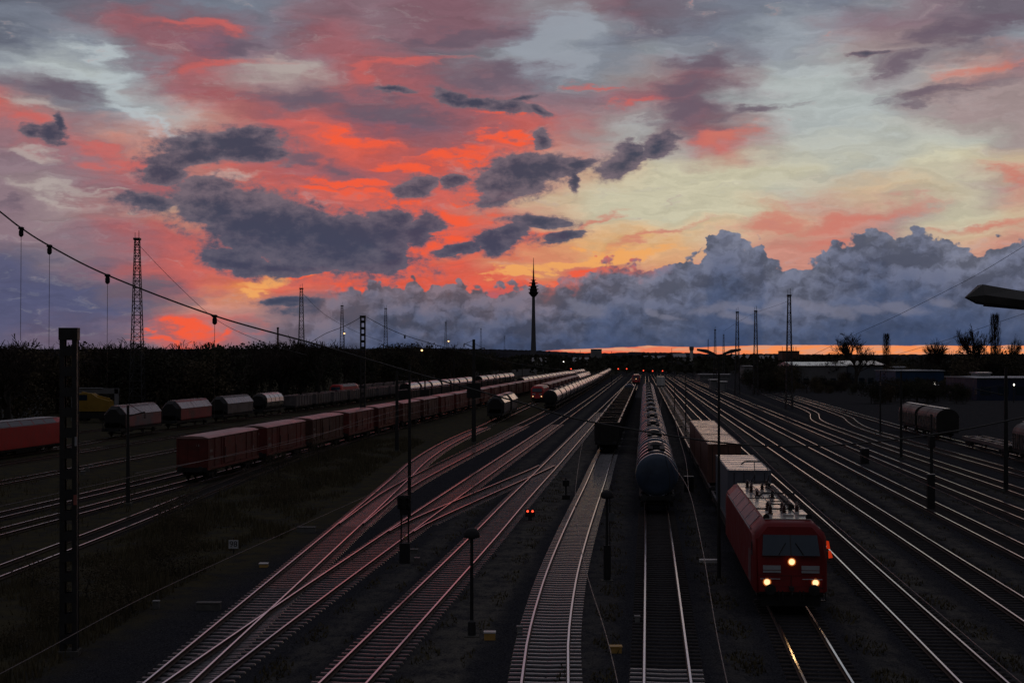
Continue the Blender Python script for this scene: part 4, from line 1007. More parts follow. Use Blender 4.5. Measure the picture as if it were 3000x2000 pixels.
# --- blue tank train (track E)
tk = make_tank('dark blue tank wagon with bright front hoop, nearest of the middle tank train', 'tank wagons of the middle train', m_tankdark, m_blue)
row(tk, T['E'], 91.2, 17.4, 15, 16.5, lambda i: tk['label'] if i == 0 else 'dark ribbed tank wagon, %s from the near end of the middle tank train' % ORD[i], group='tank wagons of the middle train')

# --- dark open wagons (track D)
gd_ = make_gondola('dark open wagon standing nearest on the curving middle track', 'open wagons on the middle track')
row(gd_, T['D'], 149.5, 14.7, 12, 13.6, lambda i: 'dark open wagon, %s' % ('standing nearest on the curving middle track' if i == 0 else ORD[i] + ' in line from the near end of its row'))
tk2 = put(copy_tree(tk), T['D'], 327.0, 16.5); tk2['label'] = 'lone dark tank wagon at the far end of the dark open wagons'; tk2['group'] = 'tank wagons elsewhere'
lo3 = make_loco('distant red locomotive with a lit lamp at the end of the dark open wagons', 'electric locomotives', m_red2, False)
put(lo3, T['D'], 520, 18.9)
gfar = copy_tree(gd_); put(gfar, T['D'], 345, 13.6); gfar['label'] = 'dark open wagon standing beyond the lone tank wagon'

# --- long silver tank train (track A2), hopper pair and oncoming locomotive (track A1)
sv = make_tank('weathered silver tank wagon with dark round end, nearest of the long silver train', 'silver tank wagons', m_silver, m_black, L=15.8, rad=1.45, zc=2.5, ribs=False)
row(sv, T['A2'], 266, 16.6, 32, 15.8, lambda i: sv['label'] if i == 0 else 'weathered silver tank wagon, %s from the near end of the long silver train' % ORD[i], group='silver tank wagons')
hp = make_hopper('grey hopper wagon with dark end, the nearer of a pair on the switch track', 'grey hopper pair', m_greywagon, m_silver, L=14.0)
row(hp, T['A1'], 222, 14.6, 2, 14.0, lambda i: 'grey hopper wagon, the %s of a coupled pair on the switch track' % ('nearer' if i == 0 else 'farther'))
lo2 = put(copy_tree(lo3), T['A1'], 318, 18.9); lo2['label'] = 'oncoming red locomotive with two lit headlights beside the silver tank train'
cv0 = make_covered('x', 'rust-red covered wagons'); 
reds = row(cv0, T['R'], 114.5, 17.05, 26, 15.4, lambda i: 'rust-red covered wagon, %s' % ('nearest of the long rust-red train' if i == 0 else ORD[i] + ' from the near end of the long rust-red train'))
brown = {}
for i in (2, 5, 6, 9, 13, 14, 18, 22):
    for o in reds[i].children:
        if o.name.startswith(('body', 'sliding_door', 'sill_beam')):
            if o.data.name not in brown: brown[o.data.name] = o.data.copy(); brown[o.data.name].materials[0] = m_oxide_brown
            o.data = brown[o.data.name]
    reds[i]['label'] = reds[i]['label'].replace('rust-red covered wagon', 'faded brown covered wagon')
for i in range(9):
    o = put(copy_tree(cv0), T['A1'], 340 + i * 17.05, 15.4); o['label'] = 'brown covered wagon, %s behind the oncoming red locomotive' % ORD[i]; o['group'] = 'mixed wagons behind the oncoming locomotive'
rs_ = make_curved_roof('x', 'wagons with pale curved roofs', bodymat=m_black)
for i in range(7):
    o = put(copy_tree(rs_), T['A1'], 494 + i * 15, 14.0); o['label'] = 'pale curved-roof wagon, %s behind the brown wagons of the oncoming locomotive' % ORD[i]; o['group'] = 'mixed wagons behind the oncoming locomotive'
row(rs_, T['W'], 332, 15.4, 7, 14.0, lambda i: 'wagon with shining pale curved roof, %s in the nearer far-left group' % ORD[i])
row(rs_, T['W'], 456, 15.4, 6, 14.0, lambda i: 'wagon with shining pale curved roof, %s in the farther far-left group' % ORD[i], used=True)
row(rs_, T['S1'], 420, 15.4, 20, 14.0, lambda i: 'pale curved-roof wagon, %s in the row left of the rust-red train' % ORD[i], used=True)

m_red2d = M('dusty_red', (0.34, 0.05, 0.055), 0.42, 0.0, 0.35, 0.7, 0.12, 0.4, c2=(0.14, 0.06, 0.06), thr=(0.5, 0.7))
# --- dusty hoppers and grey gondolas (track HT), red locomotive at the left edge
HG = 'hopper wagons on the far left'
h1 = make_hopper('dusty pink hopper wagon with dark front, nearest of the far left row', HG, m_pink, m_pinkroof, L=16.4, hgt=4.05); put(h1, T['HT'], 175.5, 16.4)
h2 = put(copy_tree(h1), T['HT'], 196.6, 16.4); h2['label'] = 'dusty red hopper wagon, second in the far left row'
for o in h2.children:
    if o.name.startswith('body'): o.data = o.data.copy(); o.data.materials[0] = m_red2d
h3 = make_hopper('dull grey hopper wagon, third in the far left row', HG, m_greywagon, m_pinkroof, L=16.4, hgt=4.05); put(h3, T['HT'], 217.4, 16.4)
h4 = make_hopper('silver round-bodied hopper wagon, last of the far left row', HG, m_silver, m_silver, L=14.2, rounded=True); put(h4, T['HT'], 238.5, 14.2)
bo_ = make_box_open('x', 'grey gondola wagons on the far left')
row(bo_, T['HT'], 258, 14.0, 9, 13.0, lambda i: 'plain grey gondola wagon, %s beyond the silver round-bodied hopper' % ORD[i])
bo2 = copy_tree(bo_)
for o in bo2.children:
    if o.name.startswith(('body', 'stanchion')): o.data = o.data.copy(); o.data.materials[0] = m_open
row(bo2, line(-60, 0.12, (200, 300, 500, 700)), 300, 14.0, 11, 13.0, lambda i: 'dark gondola wagon, %s in the dark row before the pale curved roofs' % ORD[i], group='dark gondola wagons on the left')
lo4 = put(copy_tree(lo3), T['LT'], 334, 18.9); lo4['label'] = 'red locomotive with one lit lamp in front of the dark tree belt'
for o in [c for c in lo4.children if c.name.startswith('headlight')][1:]:
    for k in list(o.children): bpy.data.objects.remove(k)
for o in [c for c in lo3.children if c.name.startswith('headlight')][:2]:
    for k in list(o.children): bpy.data.objects.remove(k)
for o in [c for c in lo2.children if c.name.startswith('headlight')][2:]:
    for k in list(o.children): bpy.data.objects.remove(k)
for i in range(5):
    o = put(copy_tree(bo_), T['LT'], 355 + i * 14, 13.0); o['label'] = 'grey gondola wagon, %s behind the red locomotive at the tree belt' % ORD[i]; o['group'] = 'gondola wagons at the tree belt'
lo5 = put(copy_tree(lo4), T['HT'], 137.6, 18.9); lo5['label'] = 'bright red locomotive with dull grey roof cut off by the left picture edge'
for o in [c for c in lo5.children_recursive if c.name.startswith(('reflector', 'lens'))]: bpy.data.objects.remove(o)
for o in lo5.children:
    if o.name.startswith('roof_panel'):
        o.data = o.data.copy(); o.data.materials[0] = m_roofgrey

# --- dark covered wagons on the right (track Mx)
RG = 'dark covered wagons on the right'
cr = make_curved_roof('x', RG, L=12.6, roofmat=m_open, bodymat=m_open, zt=3.85)
MB().box(-0.34, 0.34, 0.7, 12.2, 3.853, 3.90).build('ridge_strip', m_whiteroof, cr)
for i, (Y, lab) in enumerate(((127, 'dark covered wagon with ribbed side cut off by the right picture edge'), (172.5, 'dark covered wagon with pale ridge, nearer of the pair by the bent tracks'), (185.4, 'dark covered wagon with pale ridge, farther of the pair by the bent tracks'))):
    o = cr if i == 0 else copy_tree(cr); put(o, T['Mx'], Y, 12.6); o['label'] = lab
fr_ = put(copy_tree(E1), T['Mx'], 141.5, 19.7); fr_['label'] = 'low empty flat wagon between the dark covered wagons on the right'; fr_['group'] = 'flat wagons on the right'
# ------------------------------------------------------------------ television tower
def zt(py, Y=3930.0): return H - (py - HOR) * Y / F
Yt = 3930.0; sc_ = Yt / F
tw = thing('television_tower', 'tall slender television tower with round basket and red needle on the horizon', 'tower', (at(1563, Yt).x, Yt, 0))
s = MB(); s.lathe([(9.5, -2), (8.2, 20), (6.6, 60), (5.4, 110), (4.6, 150), (4.2, zt(866))], 24); s.build('shaft', M('tower_concrete', (0.10, 0.10, 0.11), 0.8), tw, smooth=True)
pz = lambda r: zt(740 + r * 160 / 1568)   # rows of the enlarged photograph
px_ = lambda w: w * 160 / 1568 * sc_
b1 = MB(); b1.lathe([(px_(40), pz(1275)), (px_(75), pz(1245)), (px_(120), pz(1190)), (px_(150), pz(1132)), (px_(108), pz(1130)), (px_(108), pz(1062)), (px_(148), pz(1058)), (px_(148), pz(1040)), (px_(90), pz(1038)), (px_(90), pz(975)), (px_(142), pz(970)), (px_(142), pz(955)), (px_(60), pz(953)),
                     (px_(60), pz(885)), (px_(122), pz(882)), (px_(122), pz(866)), (px_(50), pz(860)), (px_(40), pz(800)), (px_(78), pz(796)), (px_(78), pz(782)), (px_(26), pz(778))], 28)
b1.build('basket', M('tower_basket', (0.02, 0.02, 0.022), 0.7), tw)
a1 = MB(); a1.lathe([(px_(26), pz(785)), (px_(24), pz(700)), (px_(18), pz(560)), (px_(12), pz(420)), (px_(11), pz(330))], 12); a1.build('antenna_base', M('antenna_red', (0.28, 0.02, 0.015), 0.5), tw)
a2 = MB(); a2.lathe([(px_(9), pz(330)), (px_(8), pz(240)), (px_(6), pz(150))], 8); a2.build('antenna_tip', M('antenna_pale', (0.16, 0.05, 0.04), 0.5), tw)

# ------------------------------------------------------------------ lattice masts
def lattice_mast(label, hgt, wb, wt_, group, panels=16):
    t = thing('lattice_mast', label, 'mast', (0, 0, 0), 0, group)
    def hw(z): return (wb + (wt_ - wb) * z / hgt) / 2
    for sx in (-1, 1):
        for sy in (-1, 1):
            MB().tube([(sx * hw(-0.4), sy * hw(-0.4), -0.4), (sx * hw(hgt), sy * hw(hgt), hgt)], [0.11, 0.075], 4).build('leg', m_mast, t)
    br = MB(); zs = [hgt * (1 - (1 - i / panels) ** 1.12) for i in range(panels + 1)]
    for i in range(panels):
        z0, z1 = zs[i], zs[i + 1]; a, c = hw(z0), hw(z1)
        for k in range(4):
            q = [(-1, -1), (1, -1), (1, 1), (-1, 1)]; p0, p1 = q[k], q[(k + 1) % 4]
            br.bar((p0[0] * c, p0[1] * c, z1), (p1[0] * c, p1[1] * c, z1), 0.10)
            if i % 2: p0, p1 = p1, p0
            br.bar((p0[0] * a, p0[1] * a, z0), (p1[0] * c, p1[1] * c, z1), 0.07)
    br.build('bracing', m_mast, t)
    tp = MB(); tp.box(-wt_ * 0.75, wt_ * 0.75, -wt_ * 0.75, wt_ * 0.75, hgt, hgt + 0.35); tp.tube([(wt_ * 0.4, 0, hgt + 0.3), (wt_ * 0.4, 0, hgt + 1.6)], 0.05, 5); tp.tube([(-wt_ * 0.5, 0, hgt + 0.3), (-wt_ * 0.5, 0, hgt + 1.3)], 0.04, 5)
    tp.build('mast_head', m_mast, t)
    return t
LG = 'lattice masts left of the tower'; RGp = 'lattice masts right of the tower'
m1 = lattice_mast('tall lattice mast, nearest and tallest on the left above the tree belt', 30.1, 2.3, 0.72, LG, 26)
def place_mast(o, px, Y, sc=1.0): p = at(px, Y); o.location = (p.x, Y, 0); o.scale = (sc,) * 3; return o
place_mast(m1, 402, 230)
for px, py, Y, lab in ((883, 847, 398, 'lattice mast against the orange cloud, second from the left'), (1002, 897, 520, 'lattice mast third from the left, with a lit lamp beside it'), (1130, 905, 562, 'lattice mast right of the dark battened column'),
                       (1306, 945, 780, 'small distant lattice mast with a lit lamp left of the tower'), (1409, 964, 965, 'smaller distant lattice mast midway to the tower'), (1478, 986, 1330, 'smallest lattice mast just left of the tower')):
    o = copy_tree(m1); place_mast(o, px, Y, zof(py, Y) / 30.1); o['label'] = lab
mr = lattice_mast('lattice mast, nearest and tallest on the right, in front of the brick building', 22.8, 1.35, 0.55, RGp, 22); place_mast(mr, 2312, 279)
for px, py, Y, lab in ((2214, 913, 379, 'lattice mast next left of the nearest right-hand mast'), (2160, 916, 388, 'lattice mast third from the right, beside the double-arm lamp'), (2095, 967, 600, 'distant lattice mast standing behind the double-arm lamp'), (2120, 982, 740, 'small distant lattice mast just right of the lamp'), (2075, 997, 990, 'smallest distant lattice mast left of the lamp')):
    o = copy_tree(mr); place_mast(o, px, Y, zof(py, Y) / 22.8); o['label'] = lab

# ------------------------------------------------------------------ battened catenary columns
m_footing = M('mossy_concrete', (0.10, 0.10, 0.09), 0.9, 0, 0.4, 2.0, 0.05, 0.1)
def column(label, hgt, w=0.66, d=0.36, cap=True, panels=14, fl=0.18, capz=0.30, group='battened catenary columns'):
    t = thing('catenary_column', label, 'column', (0, 0, 0), 0, group)
    for s_ in (-1, 1):
        c = MB(); x = s_ * (w / 2 - fl / 2)
        c.box(x - fl / 2, x + fl / 2, -d / 2, -d / 2 + 0.03, -0.4, hgt); c.box(x - fl / 2, x + fl / 2, d / 2 - 0.03, d / 2, -0.4, hgt); c.box(x + s_ * (fl / 2 - 0.03) - 0.012, x + s_ * (fl / 2 - 0.03) + 0.012, -d / 2 + 0.031, d / 2 - 0.031, -0.4, hgt)
        c.build('channel', m_steel, t)
    bt = MB()
    for i in range(panels):
        z = 0.4 + (hgt - 1.2) * i / (panels - 1)
        for y in (-d / 2 - 0.016, d / 2 + 0.002): bt.box(-w / 2 + 0.05, w / 2 - 0.05, y, y + 0.014, z - 0.17, z + 0.17)
    bt.build('batten', m_steel, t)
    if cap:
        cp = MB(); cp.box(-w / 2 - 0.03, w / 2 + 0.03, -d / 2 - 0.03, d / 2 + 0.03, hgt - capz, hgt + 0.02); cp.build('cap_plate', m_steel, t)
    f = MB(); f.box(-w * .62, w * .62, -w * .62, w * .62, -0.6, -0.02); f.build('footing', m_footing, t)
    return t
k1 = column('big dark battened column at the left edge of the yard, nearest to the viewer', 11.5, 0.60, 0.40, panels=15, fl=0.17, capz=0.42); p = at(203, 49); k1.location = (p.x, 49, G0 + 0.2); k1.rotation_euler.z = R(6)
MB().box(0.24, 0.31, -0.26, -0.21, 7.3, 7.62).build('number_plate', m_lightgrey, k1)
MB().box(0.20, 0.31, -0.26, -0.21, 5.2, 5.55).build('warning_plate', M('pale_red', (0.4, 0.12, 0.1), 0.6), k1)
k2 = column('dark battened column with holes standing by the rust-red train, wires on its top', 15.9, 0.72, 0.42, panels=18); p = at(1063, 181); k2.location = (p.x, 181, 0)
def mast_pole(label, px, Y, hgt, r0=0.14, arms=(), box=None, group='slim catenary poles'):
    t = thing('catenary_pole', label, 'pole', (at(px, Y).x, Y, 0), 0, group)
    MB().tube([(0, 0, -0.4), (0, 0, hgt)], [r0, r0 * 0.6], 10).build('post', m_steel, t, smooth=True)
    for z, x, dz in arms:
        a = MB(); a.tube([(0, 0, z), (x, 0, z + dz)], 0.045, 6); a.tube([(0, 0, z + 0.9), (x * 0.8, 0, z + dz)], 0.025, 5); a.build('bracket_arm', m_steel, t)
        i = MB(); i.lathe([(0.05, z + dz - 0.45), (0.1, z + dz - 0.38), (0.05, z + dz - 0.3), (0.1, z + dz - 0.22), (0.05, z + dz - 0.12), (0.04, z + dz)], 8, (x, 0)); i.build('insulator', m_insul, t)
    f = MB(); f.cbox((0, 0, -0.25), (0.6, 0.6, 0.5)); f.build('footing', m_footing, t)
    if box:
        q = MB(); q.box(-box[0] / 2, box[0] / 2, -0.3, 0.3, box[1], box[2]); q.build('equipment_box', m_black, t, bevel=0.02)
    return t
mast_pole('slim dark pole in front of the nearest pink hopper wagon', 375, 98, 7.0, 0.16, ((6.2, 1.2, 0.3),))
mast_pole('stout dark pole with bracket arm against the rust-red train', 1163, 153, 8.9, 0.24, ((7.6, 2.4, 0.4),))
mast_pole('dark pole with crossarms and a cabinet halfway up, beside the grey hopper pair', 1388, 168, 12.6, 0.30, ((11.6, -1.2, 0.5), (11.2, 1.3, 0.4)), (1.7, 5.4, 7.2))
mast_pole('slim pole with cabinet behind the rust-red train', 1245, 235, 8.0, 0.2, ((7.0, 1.6, 0.3),), (1.5, 3.2, 4.8))
mast_pole('slim dark pole right of the bent tracks', 2640, 142, 9.0, 0.16, ((7.4, -2.2, 0.5),))
mast_pole('slim dark pole near the right edge, closest to the viewer', 2947, 108, 9.6, 0.2, ((7.4, -2.4, 0.5),))
mast_pole('slim dark pole between the bent tracks', 2579, 190, 8.5, 0.14, ((7.0, -2.0, 0.4),))
mast_pole('slim dark pole in front of the blue-roofed sheds', 2729, 118, 5.5, 0.16, (), (0.5, 2.6, 3.6))
for i, (px, Y, hh2) in enumerate(((1530, 420, 9), (1590, 520, 10), (1640, 610, 11), (1700, 700, 12), (1745, 640, 10), (1792, 560, 11), (1852, 760, 12), (1968, 700, 13), (1920, 820, 12), (2030, 640, 11), (1453, 360, 9), (1330, 330, 9))):
    o = mast_pole('thin distant catenary pole, %s from the left in the haze of poles near the tower' % ORD[sorted([1530,1590,1640,1700,1745,1792,1852,1968,1920,2030,1453,1330]).index(px)], px, Y, hh2 * 1.15, 0.16, ((hh2 * 0.9, 1.8, 0.4),), None, 'distant catenary poles')

# ------------------------------------------------------------------ lamps
def double_lamp(label, X, Y, hgt, group='double-arm lamps between the trains'):
    t = thing('double_arm_lamp', label, 'lamp post', (X, Y, -0.2), 0, group)
    MB().tube([(0, 0, -0.3), (0, 0, 3.0), (0, 0, hgt)], [0.10, 0.075, 0.05], 10).build('post', m_steel, t, smooth=True)
    for s_ in (-1, 1):
        a = MB(); a.tube([(0, 0, hgt - 0.1), (s_ * 0.25, 0, hgt + 0.05)], 0.04, 6)
        ar = a.build('arm', m_steel, t)
        hd = MB(); hd.loft([[(s_ * 0.2, -0.10, hgt - 0.02), (s_ * 0.2, 0.10, hgt - 0.02), (s_ * 0.2, 0.10, hgt + 0.08), (s_ * 0.2, -0.10, hgt + 0.08)], [(s_ * 0.6, -0.16, hgt + 0.08), (s_ * 0.6, 0.16, hgt + 0.08), (s_ * 0.6, 0.12, hgt + 0.26), (s_ * 0.6, -0.12, hgt + 0.26)], [(s_ * 1.05, -0.14, hgt + 0.20), (s_ * 1.05, 0.14, hgt + 0.20), (s_ * 1.05, 0.08, hgt + 0.30), (s_ * 1.05, -0.08, hgt + 0.30)]])
        hd.build('lamp_head', m_mast, ar)
    return t
double_lamp('double-arm lamp post rising between the tank train and the containers, nearest of its row', 10.0, 66, 10.75)
double_lamp('double-arm lamp post further along, second in the row between the trains', at(2009, 172).x, 172, 9.6)
double_lamp('double-arm lamp post far along, third in the row between the trains', at(1976, 236).x, 236, 9.6)
# the street lamp whose head reaches in from the right
t = thing('street_lamp', 'close street lamp head reaching in from the right picture edge', 'street lamp', (6.3, 12.0, G0))
zz = 10.45 - G0
MB().tube([(0, 0, -0.3), (0, 0, 6), (0, 0, zz + 0.2), (-0.3, 0, zz + 0.42), (-1.1, 0, zz + 0.43)], [0.11, 0.09, 0.06, 0.045, 0.035], 10).build('post', m_mast, t, smooth=True)
def lx(px): return (px - 1500) / F * 12 - 6.3
def lz(py): return zof(py, 12) - G0
hd = MB()
prof = [(2828, 870, 0.02), (2872, 834, 0.11), (2960, 850, 0.15), (3100, 872, 0.15), (3160, 884, 0.10)]
bot = [(2830, 872), (2875, 889), (2960, 900), (3100, 912), (3160, 905)]
rings = []
for (a, y1, w), (b_, y2) in zip(prof, bot):
    x = lx(a); zt_, zb_ = lz(y1), lz(y2); zm = zb_ + (zt_ - zb_) * 0.42
    rings.append([(x, -w, zb_), (x, -w * 1.15, zm), (x, -w * 0.6, zt_), (x, w * 0.6, zt_), (x, w * 1.15, zm), (x, w, zb_)])
hd.loft(rings); hd.build('lamp_head', M('lamp_housing', (0.075, 0.075, 0.068), 0.55), t)
gl = MB(); gl.loft([[(lx(2892), -0.10, lz(896)), (lx(2892), 0.10, lz(896)), (lx(2892), 0.10, lz(891)), (lx(2892), -0.10, lz(891))], [(lx(3090), -0.11, lz(914)), (lx(3090), 0.11, lz(914)), (lx(3090), 0.11, lz(909)), (lx(3090), -0.11, lz(909))]]); gl.build('lamp_glass', m_black, t)

def lit_lamp(label, px, py, Y, mat, base_h=None, group='lit lamps along the yard', r=0.28):
    z = zof(py, Y); X = at(px, Y).x
    t = thing('yard_lamp', label, 'lamp post', (X, Y, -0.2), 0, group)
    MB().tube([(0, 0, -0.3), (0, 0, z + 0.1)], [0.12, 0.07], 8).build('post', m_steel, t)
    h_ = MB(); h_.lathe([(r * 1.3, z + 0.22), (r * 0.7, z + 0.55), (0.05, z + 0.62)], 10, (0, -0.15)); h_.tube([(0, 0, z + 0.1), (0, 0, z + 0.6)], 0.06, 6); h_.build('lamp_hood', m_steel, t)
    MB().lathe([(0.02, z - 0.28), (r * 0.8, z - 0.2), (r, z), (r * 0.8, z + 0.2), (0.02, z + 0.24)], 12, (0, -0.15)).build('bulb', mat, t, smooth=True)
    return t
lit_lamp('warm lit lamp beside the third lattice mast from the left', 1009, 975, 515, e_warm, r=0.30)
lit_lamp('warm lit lamp low above the dark tree belt', 1236, 1024, 420, e_warm, r=0.30)
lit_lamp('warm lit lamp beside the small distant lattice mast', 1314, 998, 620, e_warm, r=0.34)
lit_lamp('small white lit lamp in front of the dark wood right of the tower', 1651, 1058, 760, e_white, r=0.30)
lit_lamp('small white lit lamp in front of the blue shed', 2738, 1121, 330, e_white, r=0.15, group='lit lamps by the blue sheds')
lit_lamp('small white lit lamp at the right picture edge', 2970, 1124, 318, e_white, r=0.17, group='lit lamps by the blue sheds')
for i, px in enumerate((40, 105, 168, 370, 415, 643, 912)):
    pass
def signal_lamp(label, px, py, Y):
    z = zof(py, Y); X = at(px, Y).x
    t = thing('red_signal', label, 'railway signal', (X, Y, -0.2), 0, 'red signals in the distance')
    MB().tube([(0, 0, -0.3), (0, 0, z + 0.7)], 0.10, 8).build('post', m_steel, t)
    MB().box(-0.55, 0.55, -0.12, 0.12, z - 0.75, z + 0.75).build('signal_board', m_black, t)
    MB().lathe([(0.30, -0.14), (0.26, -0.2), (0.0, -0.24)], 14, (0, z), 'y', cap=False).build('red_light', e_redlamp, t)
for i, (px, py) in enumerate(((1673, 1079), (1811, 1079), (1836, 1079), (1885, 1084), (1912, 1085), (1941, 1085))):
    signal_lamp('distant signal showing a red light, %s from the left of six' % ORD[i], px, py, 720)
signal_lamp('faint red signal among the trees right of the nearest right-hand lattice mast', 2235, 1103, 520)

# ------------------------------------------------------------------ near signals and lineside things
def dome_post(label, px, py_base, hgt, rd, extra=False):
    b_ = gp(px, py_base, G0)
    t = thing('dome_topped_post', label, 'post', (b_.x, b_.y, G0), 0, 'dome-topped posts between the tracks')
    MB().tube([(0, 0, -0.3), (0, 0, hgt - rd * 0.8)], [0.075, 0.06], 10).build('post', m_steel, t, smooth=True)
    d = MB(); z = hgt - rd * 1.2
    d.lathe([(0.10, z - 0.06), (rd, z), (rd * 1.02, z + rd * 0.18), (rd * 0.93, z + rd * 0.6), (rd * 0.7, z + rd * 0.95), (rd * 0.35, z + rd * 1.15), (0.0, z + rd * 1.2)], 20); d.build('dome_head', m_black, t, smooth=True)
    f = MB(); f.lathe([(0.16, -0.1), (0.15, 0.55), (0.08, 0.62)], 10); f.build('foot_sleeve', m_steel, t)
    f = MB(); f.box(-0.28, 0.28, -0.28, 0.28, -0.2, 0.04); f.build('footing', m_footing, t)
    if extra:
        MB().box(0.10, 0.36, -0.05, -0.02, hgt - 1.5, hgt - 1.1).build('plate', m_vent, t)
        e = MB(); e.tube([(0.14, 0, 0), (0.14, 0, hgt - rd)], 0.03, 6); e.box(-0.16, 0.18, -0.14, 0.14, 0.2, 1.7); e.build('cabinet', m_black, t)
    return t
dome_post('slim dark post with a round dome head standing left of the curving middle track', 1382, 1862, 4.15, 0.31)
dome_post('thicker dome-headed post with cabinet and grey plate, right of the curving track', 1778, 1700, 4.35, 0.32, True)
b_ = gp(1186, 1648, G0)
t = thing('light_signal', 'tall slim mast with a dark signal head and twin legs between the forked tracks', 'railway signal', (b_.x, b_.y, G0))
for x in (-0.20, 0.20): MB().tube([(x, 0, -0.3), (x * 0.9, 0, 3.1)], 0.045, 6).build('leg', m_steel, t)
MB().tube([(0.22, 0.1, 2.4), (0.24, 0.1, 6), (0.24, 0.1, 10.3)], [0.10, 0.09, 0.06], 8).build('mast', m_steel, t, smooth=True)
sh = MB(); sh.box(-0.38, 0.30, -0.12, 0.12, 2.8, 3.5); sh.box(-0.26, 0.2, -0.1, 0.1, 2.5, 2.8)
hd = sh.build('signal_head', m_black, t, bevel=0.02)
for x, z in ((-0.22, 3.3), (0.14, 3.3), (-0.22, 2.98), (0.14, 2.98)):
    MB().lathe([(0.10, -0.13), (0.10, -0.26), (0.085, -0.26), (0.085, -0.14), (0.0, -0.14)], 12, (x, z), 'y', cap=False).build('signal_hood', m_black, hd)
lg = MB()
for i in range(8): lg.tube([(-0.19, 0, 0.4 + i * 0.3), (0.19, 0, 0.4 + i * 0.3)], 0.014, 4)
lg.build('rung', m_steel, t)
fb = MB(); fb.box(-0.27, 0.27, -0.22, 0.22, -0.2, 1.05); fb.build('relay_case', m_black, t, bevel=0.03)
MB().loft([[(-0.07, -0.235, 1.42), (0.13, -0.235, 1.42), (0.03, -0.235, 1.28)], [(-0.07, -0.225, 1.42), (0.13, -0.225, 1.42), (0.03, -0.225, 1.28)]]).build('yellow_triangle', m_yellowbox, t)
MB().box(0.5, 0.8, -0.4, -0.1, 0.0, 0.32).build('junction_box', m_greywagon, t)

b_ = gp(1553, 1524, G0)
t = thing('dwarf_signal', 'low dwarf signal showing two small red lights beside the straight track', 'railway signal', (b_.x, b_.y, G0))
MB().box(-0.32, 0.32, -0.12, 0.12, 0.25, 0.75).build('housing', m_black, t, bevel=0.03)
MB().box(-0.12, 0.12, -0.1, 0.1, -0.1, 0.25).build('stand', m_steel, t)
for x in (-0.16, 0.16): MB().lathe([(0.075, -0.125), (0.06, -0.15), (0.0, -0.16)], 12, (x, 0.62), 'y', cap=False).build('red_light', e_redlamp, t)

b_ = gp(684, 1622, G0)
t = thing('number_board', 'pale square board reading 98 on a short post in the brown grass', 'sign', (b_.x, b_.y, G0))
MB().tube([(0, 0.03, -0.2), (0, 0.03, 0.9)], 0.03, 6).build('post', m_steel, t)
bd = MB(); bd.box(-0.26, 0.26, -0.012, 0.012, 0.30, 0.76); bdo = bd.build('board', m_lightgrey, t)
fc = bpy.data.curves.new('digits', 'FONT'); fc.body = '98'; fc.size = 0.44; fc.align_x = 'CENTER'; fc.align_y = 'CENTER'; fc.extrude = 0.004
fo = bpy.data.objects.new('digits', fc); COL.objects.link(fo)
dg = bpy.context.evaluated_depsgraph_get(); me = bpy.data.meshes.new_from_object(fo.evaluated_get(dg)); bpy.data.objects.remove(fo)
do = bpy.data.objects.new('digits', me); COL.objects.link(do); me.materials.clear(); me.materials.append(m_black); do.parent = bdo; do.location = (0, -0.018, 0.53); do.rotation_euler = (R(90), 0, 0)

def small_box(name, label, cat, px, py, sx, sy, sz, mat, lidmat=None, rz=0.0, group=None):
    b_ = gp(px, py, G0); t = thing(name, label, cat, (b_.x, b_.y, G0), rz, group)
    MB().box(-sx / 2, sx / 2, -sy / 2, sy / 2, -0.05, sz).build('case', mat, t, bevel=0.02)
    MB().box(-sx / 2 - 0.02, sx / 2 + 0.02, -sy / 2 - 0.02, sy / 2 + 0.02, sz + 0.002, sz + 0.05).build('lid', lidmat or mat, t)
    return t
CB_ = 'track cabinets and boxes'
small_box('track_box', 'small yellow box with pale lid right of the slim dome-headed post', 'box', 1435, 1872, 0.42, 0.30, 0.26, m_yellowbox, m_white, group=CB_)
small_box('track_box', 'small yellow box right of the curving track near the bottom edge', 'box', 1804, 1910, 0.42, 0.30, 0.20, m_yellowbox, m_yellowbox, group=CB_)
small_box('track_box', 'little pale box hard against the left rail of the curving middle track', 'box', 1523, 1852, 0.22, 0.2, 0.22, m_boxlid, m_boxlid, group=CB_)
small_box('track_box', 'little pale box just left of the rails in front of the blue tank wagon', 'box', 1867, 1820, 0.2, 0.2, 0.2, m_boxlid, m_boxlid, group=CB_)
small_box('track_box', 'little pale and brown box on the dark ballast below the number board', 'box', 773, 1660, 0.42, 0.3, 0.16, m_yellowbox, m_white, group=CB_)
small_box('track_box', 'low white trough lid lying between the tank train and the locomotive', 'box', 2077, 1646, 0.95, 0.42, 0.10, m_white, m_white, group=CB_)
small_box('point_machine', 'long grey point machine left of the fork near the bottom edge', 'point machine', 612, 1785, 1.0, 0.34, 0.28, m_box, m_box, 0.0, 'point machines')
small_box('point_machine', 'long grey point machine left of the reddish sleepers', 'point machine', 898, 1558, 1.1, 0.34, 0.28, m_box, m_box, 0.0, 'point machines')
small_box('point_machine', 'flat grey point machine beside the twin-legged signal', 'point machine', 1205, 1618, 0.7, 0.34, 0.16, m_box, m_box, 0.0, 'point machines')
small_box('track_box', 'little grey box in the brown grass left of the forked track', 'box', 458, 1782, 0.25, 0.2, 0.3, m_box, m_boxlid, group=CB_)
small_box('track_box', 'little pale box by the overgrown tracks below the bright red locomotive, lowest of three', 'box', 243, 1390, 0.35, 0.3, 0.3, m_box, m_boxlid, group=CB_)
small_box('track_box', 'little pale box by the overgrown tracks below the bright red locomotive, middle of three', 'box', 256, 1380, 0.35, 0.3, 0.3, m_box, m_boxlid, group=CB_)
